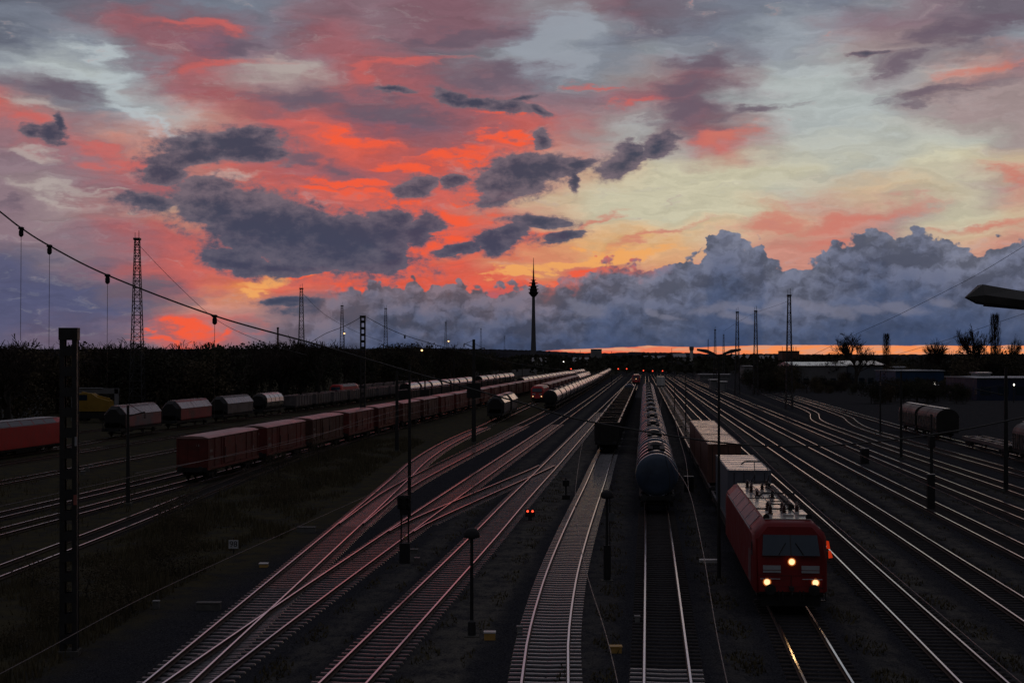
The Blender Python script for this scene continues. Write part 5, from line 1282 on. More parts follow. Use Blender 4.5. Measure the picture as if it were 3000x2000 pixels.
small_box('track_box', 'little pale box by the overgrown tracks below the bright red locomotive, highest of three', 'box', 267, 1371, 0.35, 0.3, 0.3, m_box, m_boxlid, group=CB_)
small_box('relay_cabinet', 'grey relay cabinet beside the second empty track right of the locomotive', 'cabinet', 2533, 1358, 0.8, 0.5, 1.5, m_black, m_vent, group='relay cabinets')
small_box('relay_cabinet', 'dark relay cabinet beside the fourth empty track on the right', 'cabinet', 2727, 1490, 0.5, 0.4, 2.4, m_black, m_vent, group='relay cabinets')
small_box('relay_cabinet', 'low dark relay cabinet between the tank train and the double-arm lamp', 'cabinet', 2018, 1440, 0.7, 0.5, 1.2, m_black, m_vent, group='relay cabinets')
t = thing('bush_signal', 'low dark switch lantern beside the straight track behind the dwarf signal', 'switch lantern', tuple(gp(1658, 1462, G0)), 0)
MB().tube([(0, 0, -0.1), (0, 0, 1.6)], 0.07, 8).build('post', m_steel, t); MB().box(-0.25, 0.25, -0.2, 0.2, 1.0, 1.45).build('lantern', m_black, t, bevel=0.03); MB().box(-0.3, 0.3, -0.25, 0.25, -0.05, 0.35).build('base_box', m_black, t); t.name = 'switch_lantern'

# ------------------------------------------------------------------ wires
def wire(name, label, pts, r=0.03, mat=None, group='overhead wires', drops=(), knots=()):
    c = Path.__new__(Path)
    P3 = [Vector(p) for p in pts]; out = []
    for i in range(len(P3) - 1):
        a, b2, c2, d = P3[max(i - 1, 0)], P3[i], P3[i + 1], P3[min(i + 2, len(P3) - 1)]
        for k in range(8):
            s_ = k / 8; s2, s3 = s_ * s_, s_ ** 3
            out.append(0.5 * ((2 * b2) + (c2 - a) * s_ + (2 * a - 5 * b2 + 4 * c2 - d) * s2 + (3 * b2 - a - 3 * c2 + d) * s3))
    out.append(P3[-1])
    o = thing(name, label, 'wire', tuple(out[0]), 0, group); base = out[0]
    MB().tube([p - base for p in out], r, 5).build('cable', mat or m_wire, o, smooth=True)
    for k in knots:
        k = Vector(k) - base
        i_ = MB(); i_.lathe([(0.08, k.z + 0.06), (0.15, k.z + 0.02), (0.15, k.z - 0.05), (0.09, k.z - 0.08), (0.12, k.z - 0.16), (0.12, k.z - 0.36), (0.05, k.z - 0.44)], 8, (k.x, k.y)); i_.build('insulator', m_black, o)
    for a, z1 in drops:
        a = Vector(a) - base
        MB().tube([a - Vector((0, 0, 0.4)), Vector((a.x - 0.03, a.y, z1 - base.z))], 0.013, 4).build('dropper', m_wire, o)
    return o
Yh = 68.0
hs = [(-140, 510), (0, 620), (62, 668), (145, 720), (315, 806), (629, 925), (940, 1012), (1230, 1097), (1535, 1182), (1669, 1222), (1880, 1262), (2072, 1291), (2250, 1306), (2500, 1300), (2800, 1262), (3100, 1200)]
hp3 = [at(px, Yh, zof(py, Yh)) for px, py in hs]
kn = [hp3[2], hp3[3], hp3[4], hp3[5]]
wire('span_wire', 'thick sagging span wire with hanging insulators crossing the whole yard', hp3, 0.042, None, 'overhead wires', [(k, k.z - 5.6) for k in kn], kn)
wire('span_wire', 'thin span wire falling to the right from the nearest left lattice mast', [at(405, 230, zof(716, 230)), at(520, 222, zof(835, 222)), at(640, 215, zof(940, 215)), at(780, 208, zof(1005, 208)), at(900, 200, zof(1040, 200))], 0.035)
wire('span_wire', 'thin span wire falling to the right from the second lattice mast', [at(885, 398, zof(858, 398)), at(950, 396, zof(920, 396)), at(1040, 394, zof(970, 394)), at(1120, 392, zof(1000, 392))], 0.045)
wire('span_wire', 'sagging span wire running left from the battened column top', [at(1056, 181, zof(930, 181)), at(1010, 184, zof(955, 184)), at(952, 188, zof(978, 188)), at(900, 190, zof(1010, 190))], 0.04)
bw_ = [at(1075, 181, zof(929, 181)), at(1125, 181, zof(956, 181)), at(1186, 181, zof(982, 181)), at(1278, 181, zof(1010, 181)), at(1400, 181, zof(1042, 181)), at(1560, 181, zof(1072, 181)), at(1800, 181, zof(1098, 181)), at(2010, 181, zof(1100, 181))]
wire('span_wire', 'sagging span wire running right from the battened column top over the trains', bw_, 0.04, None, 'overhead wires', (), (bw_[2],))
wire('span_wire', 'thin span wire rising past the bare round tree towards the upper right', [at(2380, 262, zof(1040, 262)), at(2516, 250, zof(975, 250)), at(2622, 242, zof(927, 242)), at(2760, 232, zof(858, 232)), at(2870, 225, zof(800, 225)), at(3010, 215, zof(715, 215))], 0.035)
wire('span_wire', 'thin span wire rising past the poplar to the right edge', [at(2600, 300, zof(1046, 300)), at(2771, 288, zof(996, 288)), at(2900, 280, zof(952, 280)), at(3020, 272, zof(912, 272))], 0.04)
wire('span_wire', 'thin span wire rising from the third right-hand mast', [at(2120, 385, zof(970, 385)), at(2200, 382, zof(922, 382)), at(2280, 380, zof(893, 380)), at(2312, 379, zof(880, 379))], 0.03)
CW = 'contact wires above the tracks'
wire('contact_wire', 'pale contact wire with a kink above the blue tank train', [(2.6, 14, 5.5), (3.53, 23.2, 5.5), (5.0, 36, 5.5), (6.58, 50.9, 5.5), (7.35, 62, 5.5), (8.1, 72, 5.5), (11.4, 105, 5.5), (17.5, 160, 5.5)], 0.009, m_copper, CW)
wire('contact_wire', 'pale contact wire above the right edge of the blue tank wagon', [(6.58, 50.9, 5.5), (7.9, 62, 5.7), (9.2, 75, 6.0), (11.0, 92, 6.2)], 0.008, m_copper, CW)
wire('contact_wire', 'pale contact wire above the curving middle track', [(1.4, 14, 5.5), (1.66, 23.2, 5.5), (1.79, 35.3, 5.5), (2.6, 55, 5.5), (5.6, 98, 5.5), (12, 160, 5.5)], 0.009, m_copper, CW)
wire('contact_wire', 'pale contact wire slanting above the straight track left of the middle', [(-8.6, 14, 5.5), (-8, 21.4, 5.5), (-7.6, 28, 5.5), (-6.8, 35.2, 5.5), (-6.1, 41, 5.5), (-3.2, 66, 5.5), (3.5, 130, 5.5)], 0.008, m_copper, CW)
wire('contact_wire', 'thin contact wire in front of the rust-red covered train', [(-17, 45, 5.5), (-14.1, 70.7, 5.5), (-11.7, 94.7, 5.5), (-6, 145, 5.5), (0, 198, 5.5)], 0.013, m_copper, CW)
wire('contact_wire', 'thin contact wire crossing low over the rust-red covered train', [(-16, 58, 5.5), (-12.6, 80, 5.5), (-11.5, 111, 5.5), (-9, 150, 5.5)], 0.013, m_copper, CW)
wire('contact_wire', 'thin contact wire above the red locomotive', [(7, 14, 5.6), (10.5, 50, 5.5), (15, 92, 5.4), (22, 165, 5.5), (40, 340, 5.5)], 0.008, m_copper, CW)
wire('contact_wire', 'thin contact wire above the first empty track right of the locomotive', [(12, 14, 5.6), (15.8, 50, 5.5), (20, 92, 5.4), (27, 165, 5.5), (45, 340, 5.5)], 0.010, m_wire, CW)

# ------------------------------------------------------------------ buildings
def cladding(parent, name, x0, x1, y0, y1, z0, z1, mat):
    b_ = MB(); b_.box(x0, x1, y0, y1, z0, z1); return b_.build(name, mat, parent)
def shed(name, label, px0, px1, py_top, py_base, Y, depth, wall, roofmat, nwin=0, roofz=0.6, winmat=None, group=None, cat='building'):
    xa, xb = at(px0, Y).x, at(px1, Y).x; zt_ = zof(py_top, Y); w = xb - xa
    t = thing(name, label, cat, ((xa + xb) / 2, Y, -0.3), 0, group)
    cladding(t, 'wall', -w / 2, w / 2, 0, depth, 0, zt_ + 0.3, wall)
    rf = MB(); rf.loft([[(-w / 2 - 0.3, -0.4, zt_ + 0.303), (w / 2 + 0.3, -0.4, zt_ + 0.303), (w / 2 + 0.3, -0.4, zt_ + 0.5), (-w / 2 - 0.3, -0.4, zt_ + 0.5)], [(-w / 2 - 0.3, depth / 2, zt_ + 0.303), (w / 2 + 0.3, depth / 2, zt_ + 0.303), (w / 2 + 0.3, depth / 2, zt_ + 0.5 + roofz), (-w / 2 - 0.3, depth / 2, zt_ + 0.5 + roofz)], [(-w / 2 - 0.3, depth + 0.4, zt_ + 0.303), (w / 2 + 0.3, depth + 0.4, zt_ + 0.303), (w / 2 + 0.3, depth + 0.4, zt_ + 0.5), (-w / 2 - 0.3, depth + 0.4, zt_ + 0.5)]])
    rf.build('roof', roofmat, t)
    for i in range(nwin):
        x = -w / 2 + w * (i + 0.5) / nwin
        wo_ = MB(); wo_.box(x - w / nwin * 0.3, x + w / nwin * 0.3, -0.06, 0.05, 1.4, min(zt_ - 0.6, 3.4)); f_ = wo_.build('window', m_steel, t)
        MB().box(x - w / nwin * 0.27, x + w / nwin * 0.27, -0.075, -0.062, 1.5, min(zt_ - 0.7, 3.3)).build('pane', winmat or m_glass, f_)
    dd = MB(); dd.box(w * 0.22, w * 0.22 + min(3.0, w * 0.2), -0.05, 0.05, 0.3, min(zt_ - 0.3, 3.4)) if nwin == 0 else dd.box(w * 0.46, w * 0.485, -0.05, 0.05, 0.3, 2.4)
    dd.build('door', m_vent, t)
    return t
shed('warehouse', 'long grey warehouse with shining roof edge behind bushes on the right', 2323, 2480, 1072, 1140, 470, 26, m_wallgrey, m_whiteroof, 6, 1.2)
shed('warehouse', 'grey-blue warehouse wing right of the long grey warehouse', 2484, 2592, 1070, 1140, 476, 30, M('bluegrey_wall', (0.15, 0.17, 0.2), 0.7), m_whiteroof, 4, 1.4)
shed('flat_roof_hall', 'bright blue flat hall half hidden behind bushes', 2624, 2765, 1087, 1135, 400, 22, m_bluewall, m_lightgrey, 0, 0.2)
shed('flat_roof_hall', 'small pale plant room standing on the bright blue hall', 2622, 2650, 1076, 1086, 409, 5, m_wallgrey, m_lightgrey, 0, 0.1)
nv = shed('flat_roof_hall', 'dark navy hall at the right picture edge', 2862, 3120, 1108, 1176, 335, 24, m_navy, m_lightgrey, 5, 0.2)
shed('flat_roof_hall', 'small grey roof house on top of the navy hall', 2868, 2902, 1093, 1107, 345, 6, m_wallgrey, m_whiteroof, 0, 0.1)
shed('flat_roof_hall', 'low white shed between bushes left of the navy hall', 2690, 2750, 1130, 1146, 372, 8, m_lightgrey, m_lightgrey, 0, 0.3)
br = shed('brick_building', 'dark brick block with roof aerials behind the tallest right-hand mast', 2292, 2342, 1029, 1080, 900, 14, m_brick, m_black, 4, 0.2)
for x in (-4.5, -1, 3, 4.6): MB().tube([(x, 6, 14.4), (x, 6, 17.6)], 0.14, 5).build('aerial', m_steel, br)
shed('apartment_block', 'pale flat-topped block standing out on the glowing horizon', 1733, 1763, 1023, 1048, 1500, 16, m_wallgrey, m_wallgrey, 4, 0.2)
shed('relay_hut', 'small grey hut with white roof edge, left of a pair by the far tracks', 2082, 2104, 1113, 1137, 450, 4, m_wallgrey, m_white, 0, 0.1, group='huts by the far tracks')
shed('relay_hut', 'small grey hut with white roof edge, right of a pair by the far tracks', 2110, 2128, 1119, 1140, 432, 4, m_wallgrey, m_white, 0, 0.1, group='huts by the far tracks')
shed('low_building', 'low pale building behind the pair of grey huts', 2050, 2140, 1098, 1112, 620, 12, m_wallgrey, m_wallgrey, 7, 0.3)
shed('low_building', 'low grey building between lattice masts on the right', 2180, 2205, 1074, 1096, 640, 12, m_wallgrey, m_wallgrey, 3, 0.4)
shed('low_building', 'low shed with dull roof at the left picture edge', -60, 70, 1170, 1206, 232, 9, m_wallgrey, m_roofgrey, 4, 0.5)
for i, (a, c, y, Y) in enumerate(((1150, 1210, 1052, 1100), (1250, 1330, 1056, 1150), (1400, 1440, 1054, 1250), (1560, 1600, 1060, 1000), (1880, 1950, 1052, 1300), (1975, 2010, 1046, 1250), (2150, 2200, 1050, 1200), (2230, 2270, 1052, 1150), (1680, 1725, 1058, 1100))):
    shed('town_house', 'dim distant house in the town below the horizon, %s from the left' % ORD[[1150,1250,1400,1560,1680,1880,1975,2150,2230].index(a)], a, c, y, 1080, Y, 14, m_concrete, m_roofgrey, 3, 3.0, group='distant houses')
# water tower / slim white tower
Yw = 980.0
t = thing('water_tower', 'slim pale tower with a wider head in front of the glowing horizon', 'tower', (at(2026, Yw).x, Yw, -0.3))
MB().lathe([(1.25, -0.5), (1.2, zof(1026, Yw))], 16).build('shaft', m_white, t, smooth=True)
MB().lathe([(1.25, zof(1026, Yw)), (1.65, zof(1022, Yw)), (1.7, zof(1015, Yw)), (1.4, zof(1013.5, Yw)), (0, zof(1013, Yw))], 16).build('head', m_wallgrey, t, smooth=True)
t = thing('chimney', 'thin lone chimney rising above the tree belt on the left', 'chimney', (at(814, 900).x, 900, -0.3))
MB().lathe([(0.75, -0.5), (0.6, zof(962, 900))], 12).build('stack', m_brick, t, smooth=True); MB().lathe([(0.72, zof(963, 900)), (0.74, zof(957, 900)), (0.5, zof(957, 900))], 12).build('rim', m_steel, t)
# noise barrier behind the far-left trains
wl = MB(); n = 26; posts = []
wt_ = thing('noise_barrier', 'long pale noise barrier behind the far left wagons', 'wall', (at(1190, 560).x, 560, -0.3))
p0, p1 = at(1175, 545), at(1572, 820); 
for i in range(n):
    a = p0.lerp(p1, i / n) - Vector(wt_.location); c = p0.lerp(p1, (i + 0.985) / n) - Vector(wt_.location)
    hh3 = 3.7
    MB().loft([[(a.x, a.y, 0), (c.x, c.y, 0), (c.x, c.y, hh3), (a.x, a.y, hh3)], [(a.x - 0.1, a.y + 0.2, 0), (c.x - 0.1, c.y + 0.2, 0), (c.x - 0.1, c.y + 0.2, hh3), (a.x - 0.1, a.y + 0.2, hh3)]]).build('panel', m_wallgrey, wt_)
# loading portal and yellow machine on the left
Yp = 228.0
t = thing('loading_portal', 'grey portal frame with a pale top beam behind the yellow machine', 'gantry', (at(285, Yp).x, Yp, -0.3))
for px in (215, 342): MB().cbox((at(px, Yp).x - at(285, Yp).x, 0, 2.6), (0.6, 0.6, 5.6)).build('post', m_wallgrey, t)
MB().box(at(208, Yp).x - at(285, Yp).x, at(348, Yp).x - at(285, Yp).x, -0.3, 0.3, 4.6, 5.5).build('beam', m_wallgrey, t)
MB().box(at(208, Yp).x - at(285, Yp).x, at(300, Yp).x - at(285, Yp).x, -0.45, 0.45, 5.503, 5.6).build('cover', m_lightgrey, t)
Ym = 222.0; cx = at(275, Ym).x
t = thing('track_machine', 'dull yellow track machine with sloping jib under the grey portal', 'machine', (cx, Ym, -0.2))
def mx(px): return at(px, Ym).x - cx
bd = MB(); bd.loft([[(mx(230), -1.2, zof(1200, Ym)), (mx(330), -1.2, zof(1200, Ym)), (mx(326), -1.2, zof(1170, Ym)), (mx(290), -1.2, zof(1160, Ym)), (mx(274), -1.2, zof(1148, Ym)), (mx(230), -1.2, zof(1148, Ym))], [(mx(230), 1.2, zof(1200, Ym)), (mx(330), 1.2, zof(1200, Ym)), (mx(326), 1.2, zof(1170, Ym)), (mx(290), 1.2, zof(1160, Ym)), (mx(274), 1.2, zof(1148, Ym)), (mx(230), 1.2, zof(1148, Ym))]])
bd.build('body', m_yellow, t); MB().box(mx(232), mx(262), -1.215, -1.19, zof(1168, Ym), zof(1152, Ym)).build('cab_window', m_glass, t)
ch = MB(); ch.box(mx(222), mx(334), -1.1, 1.1, 0.7, 1.7); ch.build('chassis', m_black, t)
w_ = MB()
for x in (mx(236), mx(252), mx(304), mx(320)):
    w_ = MB(); w_.lathe([(0.05, -1.0), (0.46, -1.0), (0.46, 1.0), (0.05, 1.0)], 14, (x, 0.66), 'y'); w_.build('wheel', m_wheel, t)
jb = MB(); jb.bar((mx(240), 0, zof(1146, Ym)), (mx(322), 0, zof(1166, Ym)), 0.4); jb.build('jib', m_yellow, t)

# ------------------------------------------------------------------ trees
def bare_crown(seed, hgt, wid, depth=5, trunk_h=0.25, poplar=False, more=0):
    """limbs and twigs of a bare tree: returns (trunk mesh, crown mesh)"""
    rs = random.Random(seed); tr = MB(); cr = MB()
    def grow(p, d, L, r, lev):
        n = 3; pts = [p]; q = p.copy(); dd = d.copy()
        for i in range(n):
            dd = (dd + Vector((rs.uniform(-.16, .16), rs.uniform(-.16, .16), rs.uniform(-.02, .12)))).normalized(); q = q + dd * L / n; pts.append(q.copy())
        rr = [max(0.021, r * (1 - 0.40 * i / n)) for i in range(n + 1)]
        (tr if lev == 0 else cr).tube(pts, rr, 6 if lev == 0 else (4 if lev < 3 else 3), cap=False)
        if lev >= depth: return
        kids_ = (rs.randint(3, 4) if lev < depth - 1 else rs.randint(3, 5)) + (more if lev else 0)
        for k in range(kids_):
            f = rs.uniform(0.35, 1.0) if lev else rs.uniform(0.6, 1.0)
            i = min(n - 1, int(f * n)); b0 = pts[i].lerp(pts[i + 1], f * n - i if f < 1 else 1)
            ang = rs.uniform(0, 2 * math.pi); sp_ = rs.uniform(0.35, 0.85) * (0.35 if poplar else 1.0)
            u = dd.orthogonal().normalized(); v = dd.cross(u)
            nd = (dd + (u * math.cos(ang) + v * math.sin(ang)) * sp_ + Vector((0, 0, 0.12 if not poplar else 0.35))).normalized()
            grow(b0, nd, L * rs.uniform(0.58, 0.82), r * 0.55, lev + 1)
    grow(Vector((0, 0, -0.3)), Vector((0, 0, 1)), hgt * trunk_h + 0.3, hgt * 0.022, 0)
    zs = [v[2] for v in cr.v]; xs = [abs(v[0]) for v in cr.v]
    sz = hgt / max(zs); sx = (wid / 2) / (sorted(xs)[int(len(xs) * 0.985)])
    for m_ in (tr, cr): m_.v = [(v[0] * sx, v[1] * sx, v[2] * sz) for v in m_.v]
    return tr, cr
def poplar_crown(seed, hgt, wid):
    rs = random.Random(seed); tr = MB(); cr = MB()
    tr.tube([(0, 0, -0.3), (0.1, 0, hgt * 0.4), (0, 0.1, hgt * 0.97)], [hgt * 0.018, hgt * 0.011, 0.03], 6)
    for i in range(230):
        f = rs.uniform(0.08, 0.95); z = hgt * f; reach = wid / 2 * math.sin(math.pi * min(1, 0.12 + f * 0.85)) ** 0.6 * rs.uniform(0.6, 1.08)
        a = rs.uniform(0, 6.28); L_ = min(hgt * 0.24, hgt * 1.0 - z)
        e = Vector((math.cos(a) * reach, math.sin(a) * reach, z + L_)); m_ = Vector((math.cos(a) * reach * 0.8, math.sin(a) * reach * 0.8, z + L_ * 0.4)); p = Vector((0, 0, z))
        cr.tube([p, m_, e], [0.06, 0.04, 0.021], 3, cap=False)
        for k in range(6):
            q = m_.lerp(e, rs.random()); t_ = q + Vector((rs.uniform(-.35, .35), rs.uniform(-.35, .35), rs.uniform(.3, 1.1)))
            cr.tube([q, t_], [0.024, 0.018], 3, cap=False)
    return tr, cr
def leafy_crown(seed, hgt, wid, n=1500, base=0.05, shape=1.0):
    rs = random.Random(seed); cr = MB()
    lob = [(rs.uniform(-.32, .32) * wid, rs.uniform(-.32, .32) * wid, hgt * rs.uniform(0.22, 0.80), wid * rs.uniform(0.16, 0.34)) for _ in range(11)]
    for i in range(n):
        x, y, z, r = rs.choice(lob); a = rs.uniform(0, 2 * math.pi); e = math.asin(rs.uniform(-0.9, 1)); q = r * (rs.random() ** 0.4) * 1.08
        p = Vector((x + q * math.cos(a) * math.cos(e), y + q * math.sin(a) * math.cos(e), max(hgt * base, z + q * math.sin(e) * 1.15)))
        s_ = rs.uniform(0.10, 0.30) * (hgt / 12.0); nrm = Vector((rs.uniform(-1, 1), rs.uniform(-1, 1), rs.uniform(-0.3, 1))).normalized(); u = nrm.orthogonal().normalized(); v = nrm.cross(u)
        cr.face_add([p + u * s_, p + v * s_ * 0.8, p - u * s_ * 0.9, p - v * s_], [(0, 1, 2, 3)])
        if i % 11 == 0:
            tip = p + Vector((rs.uniform(-.5, .5), rs.uniform(-.5, .5), rs.uniform(.3, 1.0))) * s_ * 2.0
            cr.face_add([p + u * 0.05, p - u * 0.05, tip], [(0, 1, 2)])
    tr = MB(); tr.tube([(0, 0, -0.4), (0.1, 0, hgt * 0.3), (0, 0.1, hgt * 0.6)], [hgt * 0.02, hgt * 0.015, hgt * 0.006], 6)
    return tr, cr
def make_tree(name, label, crown, mat, group=None, cat='tree'):
    t = thing(name, label, cat, (0, 0, 0), 0, group); crown[0].build('trunk', m_bark, t); crown[1].build('crown', mat, t); return t
protoB = [bare_crown(3, 12, 10), bare_crown(11, 12, 9), bare_crown(23, 12, 11)]
protoL = [leafy_crown(31, 12, 11, 3600), leafy_crown(37, 12, 13, 3800), leafy_crown(41, 12, 10, 3400), leafy_crown(43, 12, 12, 3600)]
TB = 'trees of the dark belt on the left'
base_l = [make_tree('bushy_tree', '', c, m_leaf if i % 2 else m_leaf2, TB) for i, c in enumerate(protoL)]
base_b = [make_tree('bare_tree', '', c, m_twig, TB) for c in protoB]
used = set()
def place_tree(src, X, Y, sc, label, group=TB, sx=1.0):
    o = src if src.name not in used else copy_tree(src); used.add(src.name)
    o.location = (X, Y, -0.3); o.scale = (sc * sx, sc * sx, sc); o.rotation_euler = (0, 0, rnd.uniform(0, 6.28)); o['label'] = label; o['group'] = group; return o
# tree-belt top line read along the photograph
def topy(px):
    L_ = [(-80, 1000), (0, 1000), (130, 1006), (260, 1000), (400, 1008), (560, 1006), (700, 1006), (760, 996), (840, 994), (930, 1000), (1060, 1010), (1150, 1002), (1230, 1002), (1290, 1012), (1400, 1022), (1480, 1028), (1600, 1040)]
    for (a, y0), (c, y1) in zip(L_, L_[1:]):
        if a <= px <= c: return y0 + (y1 - y0) * (px - a) / (c - a)
    return 1040 if px > 0 else 1000
cnt = 0; belt = []
for rowi, off in enumerate((-93, -101, -112)):
    Y = 188.0 + rowi * 12
    while Y < 760:
        X = off + 0.12 * Y + rnd.uniform(-3, 3); px = 1500 + F * X / Y
        if -160 < px < 1560 and not (60 < px < 430 and Y < 246):
            belt.append((px, X, Y, rowi))
        Y += 9.0 + Y * 0.018 + rnd.uniform(0, 4)
for k in range(34):
    px = -120 + k * 26; Y = rnd.uniform(235, 330); belt.append((px, at(px, Y).x, Y, 3))
belt.sort()
nb_ = len(belt)
for i, (px, X, Y, rowi) in enumerate(belt):
    want = zof(topy(px) + rnd.uniform(-2, 9) + (12 if rowi == 0 else 0), Y) + 0.3
    b_ = rnd.random() < 0.46; src = rnd.choice(base_b if b_ else base_l)
    depthw = {0: 'front', 1: 'second', 2: 'third', 3: 'back'}[rowi]
    near = 'left of the nearest lattice mast' if px < 380 else 'between first and second lattice masts' if px < 870 else 'between second mast and battened column' if px < 1060 else 'right of the battened column'
    place_tree(src, X, Y, want / 12.0 * (1.04 if b_ else 1.0), '%s, %s rank of the left belt, %s' % ('bare tree' if b_ else 'dense dark tree', depthw, near))
# loners that stand out above the belt
place_tree(base_b[0], at(938, 330).x, 330, (zof(980, 330) + 0.3) / 12, 'bare round tree standing above the belt right of the second lattice mast', 'bare trees on the left', 1.0)
place_tree(base_b[1], at(300, 260).x, 260, (zof(986, 260) + 0.3) / 12, 'broad bare tree above the belt left of the nearest lattice mast', 'bare trees on the left', 1.3)
place_tree(base_b[2], at(20, 250).x, 250, (zof(976, 250) + 0.3) / 12, 'bare tree above the belt at the left picture edge', 'bare trees on the left', 1.0)
place_tree(base_b[1], at(618, 300).x, 300, (zof(996, 300) + 0.3) / 12, 'broad low bare tree above the belt under the span wire', 'bare trees on the left', 1.4)
place_tree(base_b[0], at(1282, 520).x, 520, (zof(1000, 520) + 0.3) / 12, 'bare tree above the belt left of the lit lamp', 'bare trees on the left', 1.0)
# right-hand trees
RT = 'bare trees on the right'
big = make_tree('bare_tree', 'large round bare tree standing alone before the glowing horizon', bare_crown(5, 19, 15.5, 5, 0.20, False, 1), m_twig, RT); big.location = (at(2505, 450).x, 450, -0.3)
pop = make_tree('poplar', 'tall narrow poplar near the right edge', poplar_crown(8, 20, 3.4), m_twig, 'poplars on the right'); pop.location = (at(2915, 400).x, 400, -0.3); pop.scale = (1, 1, (zof(925, 400) + .3) / 20)
p2 = copy_tree(pop); p2.location = (at(2597, 470).x, 470, -0.3); p2.scale = (0.85, 0.85, (zof(981, 470) + .3) / 20); p2['label'] = 'smaller narrow poplar right of the large round bare tree'
mid = make_tree('bare_tree', 'bare fan-shaped tree left of the tall poplar', bare_crown(17, 17, 11, 5, 0.22, False, 1), m_twig, RT); mid.location = (at(2862, 420).x, 420, -0.3); mid.scale = (0.9, 0.9, (zof(945, 420) + .3) / 17)
o = copy_tree(mid); o.location = (at(2742, 430).x, 430, -0.3); o.scale = (1.0, 1.0, (zof(987, 430) + .3) / 17); o.rotation_euler.z = 2.0; o['label'] = 'bare tree halfway between the two poplars'
o = copy_tree(mid); o.location = (at(2968, 430).x, 430, -0.3); o.scale = (0.4, 0.4, (zof(976, 430) + .3) / 17); o.rotation_euler.z = 4.0; o['label'] = 'small thin bare tree at the right picture edge'
rt = []
for k in range(64):
    px = rnd.uniform(2190, 3120); Y = rnd.uniform(350, 470) if px > 2600 else rnd.uniform(400, 560)
    rt.append((px, Y))
rt += [(2560 + k * 17 + rnd.uniform(-8, 8), rnd.uniform(300, 345)) for k in range(17)] + [(2210 + k * 22, rnd.uniform(380, 430)) for k in range(14)]
rt.sort(); 
for i, (px, Y) in enumerate(rt):
    top = 1050 + rnd.uniform(-14, 18) if Y > 345 else rnd.uniform(1108, 1140)
    if px > 2820 and Y > 345: top = rnd.uniform(1016, 1046)
    if px < 2330: top = rnd.uniform(1056, 1100)
    if 2300 < px < 2600 and Y < 470: top = max(top, rnd.uniform(1098, 1130)) if Y < 440 else max(top, 1085)
    if 2600 < px < 2800 and Y < 400: top = max(top, 1104)
    want = zof(top, Y) + 0.3
    b_ = rnd.random() < 0.35; src = rnd.choice(base_b if b_ else base_l)
    where = 'in front of the grey warehouses' if px < 2600 else 'around the blue hall' if px < 2830 else 'around the navy hall'
    place_tree(src, at(px, Y).x, Y, want / 12.0, '%s %s on the right' % ('low bare tree' if b_ else 'dense dark bushy tree', where), 'bushes and trees on the right', 1.15)
# far wood that reads as one mass, up to the horizon
wood = MB(); rs = random.Random(77)
for i in range(15000):
    Y = rs.uniform(760, 1700); px = rs.uniform(1150, 2480); 
    if rs.random() < 0.12: px = rs.uniform(2400, 3300); Y = rs.uniform(600, 1100)
    topz = zof(1046 - 3 * math.sin(px * 0.021) - 4 * math.sin(px * 0.0067 + Y * 0.01) + (6 if px < 1500 else 0), Y) * (0.75 + 0.3 * math.sin(px * 0.11 + Y * 0.05))
    z = rs.uniform(0.2, 1.0) * max(3.0, min(14, topz)); s_ = rs.uniform(0.8, 2.4) * Y / 1000
    p = at(px, Y, z); u = Vector((rs.uniform(.4, 1), rs.uniform(-.6, .6), rs.uniform(-.4, .4))) * s_; v = Vector((rs.uniform(-.4, .4), rs.uniform(-.6, .6), rs.uniform(.5, 1))) * s_
    wood.face_add([p + u, p + v, p - u, p - v * 0.7], [(0, 1, 2, 3)])
tag(wood.build('wood', m_leaf), 'dark distant wood spreading below the glowing horizon', 'wood', kind='stuff')

# ------------------------------------------------------------------ ground cover on the left and lineside bushes
gr = MB(); rs = random.Random(99)
def in_grass(X, Y):
    t_ = X - 0.1 * Y
    return t_ < -19.5 and X > T['R'].x(Y) + 2.2 and X > T['Q'].x(Y) + 1.7 and X < (T['A1'].x(Y) - 3.2 - (1.5 if Y < 80 else 0))
n = 0
while n < 26000:
    Y = rs.uniform(38, 175) if rs.random() < 0.8 else rs.uniform(40, 90); X = rs.uniform(-45, -6)
    if not in_grass(X, Y): 
        if not (Y < 120 and X < T['Q'].x(max(60, Y)) - 2 and rs.random() < 0.12): continue
    nz = math.sin(X * 0.9 + math.sin(Y * 0.21) * 2) * math.sin(Y * 0.33 + X * 0.2)
    if nz < -0.35 and rs.random() < 0.8: continue
    h_ = rs.uniform(0.12, 0.5) * (1.2 + nz); p = Vector((X, Y, G0 - 0.02)); a = rs.uniform(0, 6.28); w_ = rs.uniform(0.015, 0.05); l = Vector((math.cos(a), math.sin(a), 0)); le = Vector((rs.uniform(-.3, .3), rs.uniform(-.3, .3), 0)) * h_
    gr.face_add([p - l * w_, p + l * w_, p + le + Vector((0, 0, h_))], [(0, 1, 2)]); n += 1
tag(gr.build('grass', m_grass), 'dry brown grass between the left tracks', 'grass', kind='stuff')
shp = leafy_crown(51, 1.6, 2.4, 1800, 0.02)
sh = make_tree('shrub', '', shp, m_leaf2, 'low shrubs in the brown grass', 'shrub')
sp_ = [(760, 1470), (800, 1440), (850, 1480), (560, 1560), (900, 1430), (480, 1560), (730, 1420), (420, 1620), (960, 1400), (340, 1700), (560, 1690), (260, 1760), (820, 1395), (1000, 1375), (380, 1800), (130, 1800), (520, 1600), (300, 1830), (60, 1900), (420, 1700), (470, 1660), (540, 1500), (590, 1480), (880, 1360), (930, 1350), (180, 1850), (90, 1720), (1040, 1340)]
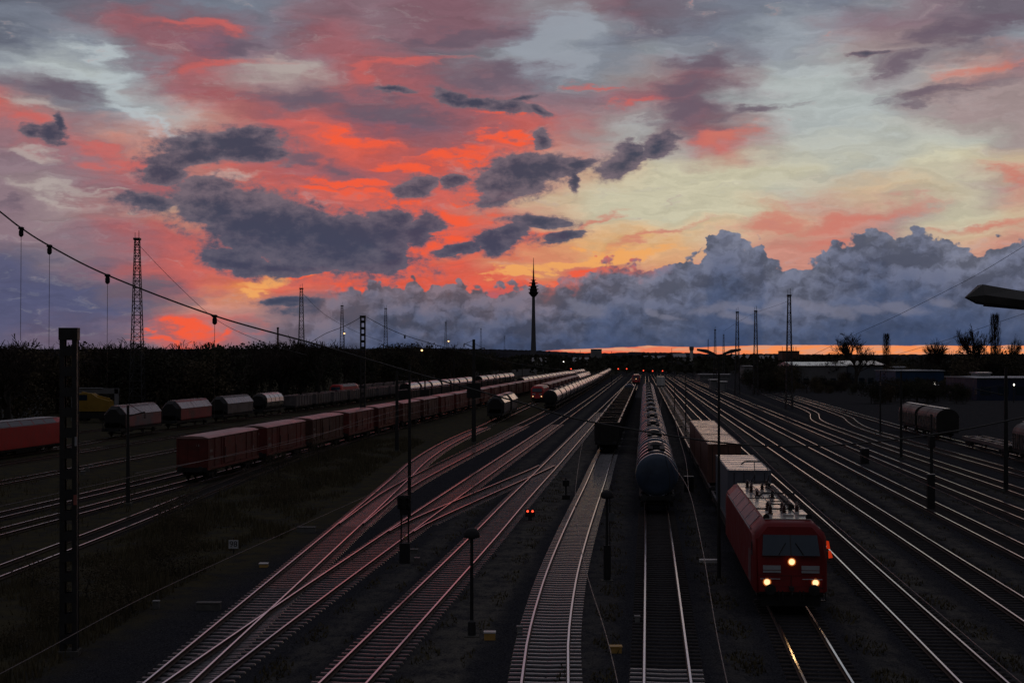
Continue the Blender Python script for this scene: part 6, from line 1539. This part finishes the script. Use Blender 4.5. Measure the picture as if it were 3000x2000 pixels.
for i, (px, py) in enumerate(sorted(sp_)):
    q = gp(px, py, G0); o = sh if i == 0 else copy_tree(sh)
    o.location = (q.x, q.y, G0 - 0.03); k = rnd.uniform(0.6, 1.5); o.scale = (k, k, k * rnd.uniform(0.5, 0.9)); o.rotation_euler.z = rnd.uniform(0, 6)
    o['label'] = 'low dark shrub in the brown grass left of the forked track, %s from the left' % ORD[i]
# stones and scraps strewn on the ballast
st = MB()
for i in range(15000):
    Y = 40 + 80 * rs.random() ** 1.4; X = rs.uniform(-0.34, 0.42) * Y; s_ = rs.uniform(0.02, 0.06)
    if in_grass(X, Y): continue
    pts = [Vector((rs.uniform(-1, 1), rs.uniform(-1, 1), rs.uniform(0.2, 1))) * s_ + Vector((X, Y, G0)) for _ in range(4)]
    st.face_add(pts, [(0, 1, 2), (0, 2, 3), (0, 3, 1), (1, 3, 2)])
tag(st.build('gravel', M('ballast_stone', (0.075, 0.076, 0.082), 0.85, 0, 0.6, 9, 0.05, 0.1)), 'loose dark ballast stones strewn between the tracks', 'gravel', kind='stuff')
wd = MB(); n = 0
while n < 9000:
    Y = 40 + 90 * rs.random() ** 1.3; X = rs.uniform(-0.3, 0.45) * Y
    t_ = X - 0.1 * Y; k = min(abs(t_ - q) for q in (-12.2, -7.3, -2.1, 3.0, 8.4, 12.8, 17.6, 22.5, 27.3))
    if k > 1.0 or math.sin(X * 1.7 + Y * 0.4) * math.sin(Y * 0.6 - X) < 0.25: continue
    h_ = rs.uniform(0.05, 0.22); a = rs.uniform(0, 6.28); l = Vector((math.cos(a), math.sin(a), 0)) * rs.uniform(0.02, 0.06); p = Vector((X, Y, G0 - 0.01))
    wd.face_add([p - l, p + l, p + Vector((rs.uniform(-.1, .1), rs.uniform(-.1, .1), h_))], [(0, 1, 2)]); n += 1
tag(wd.build('weeds', m_grass), 'sparse dark weeds on the sandy strips between the tracks', 'weeds', kind='stuff')

# ------------------------------------------------------------------ headlight beams of the near locomotive
for x, z, e in ((-0.98, 1.22, 22), (0.98, 1.22, 22), (0.02, 2.06, 16)):
    l = bpy.data.lights.new('headlight_beam', 'SPOT'); o = bpy.data.objects.new('headlight_beam', l); COL.objects.link(o)
    l.energy = e; l.color = (1.0, 0.55, 0.22); l.spot_size = R(44); l.spot_blend = 0.8; l.shadow_soft_size = 0.1
    o.parent = loco; o.location = (x, -0.2, z); o.rotation_euler = (R(90 - 9), 0, R(180))
scene.cycles.use_adaptive_sampling = True; scene.cycles.adaptive_threshold = 0.015
scene.cycles.max_bounces = 5; scene.cycles.diffuse_bounces = 2; scene.cycles.glossy_bounces = 3
scene.cycles.sample_clamp_indirect = 4.0
scene.cycles.use_denoising = True
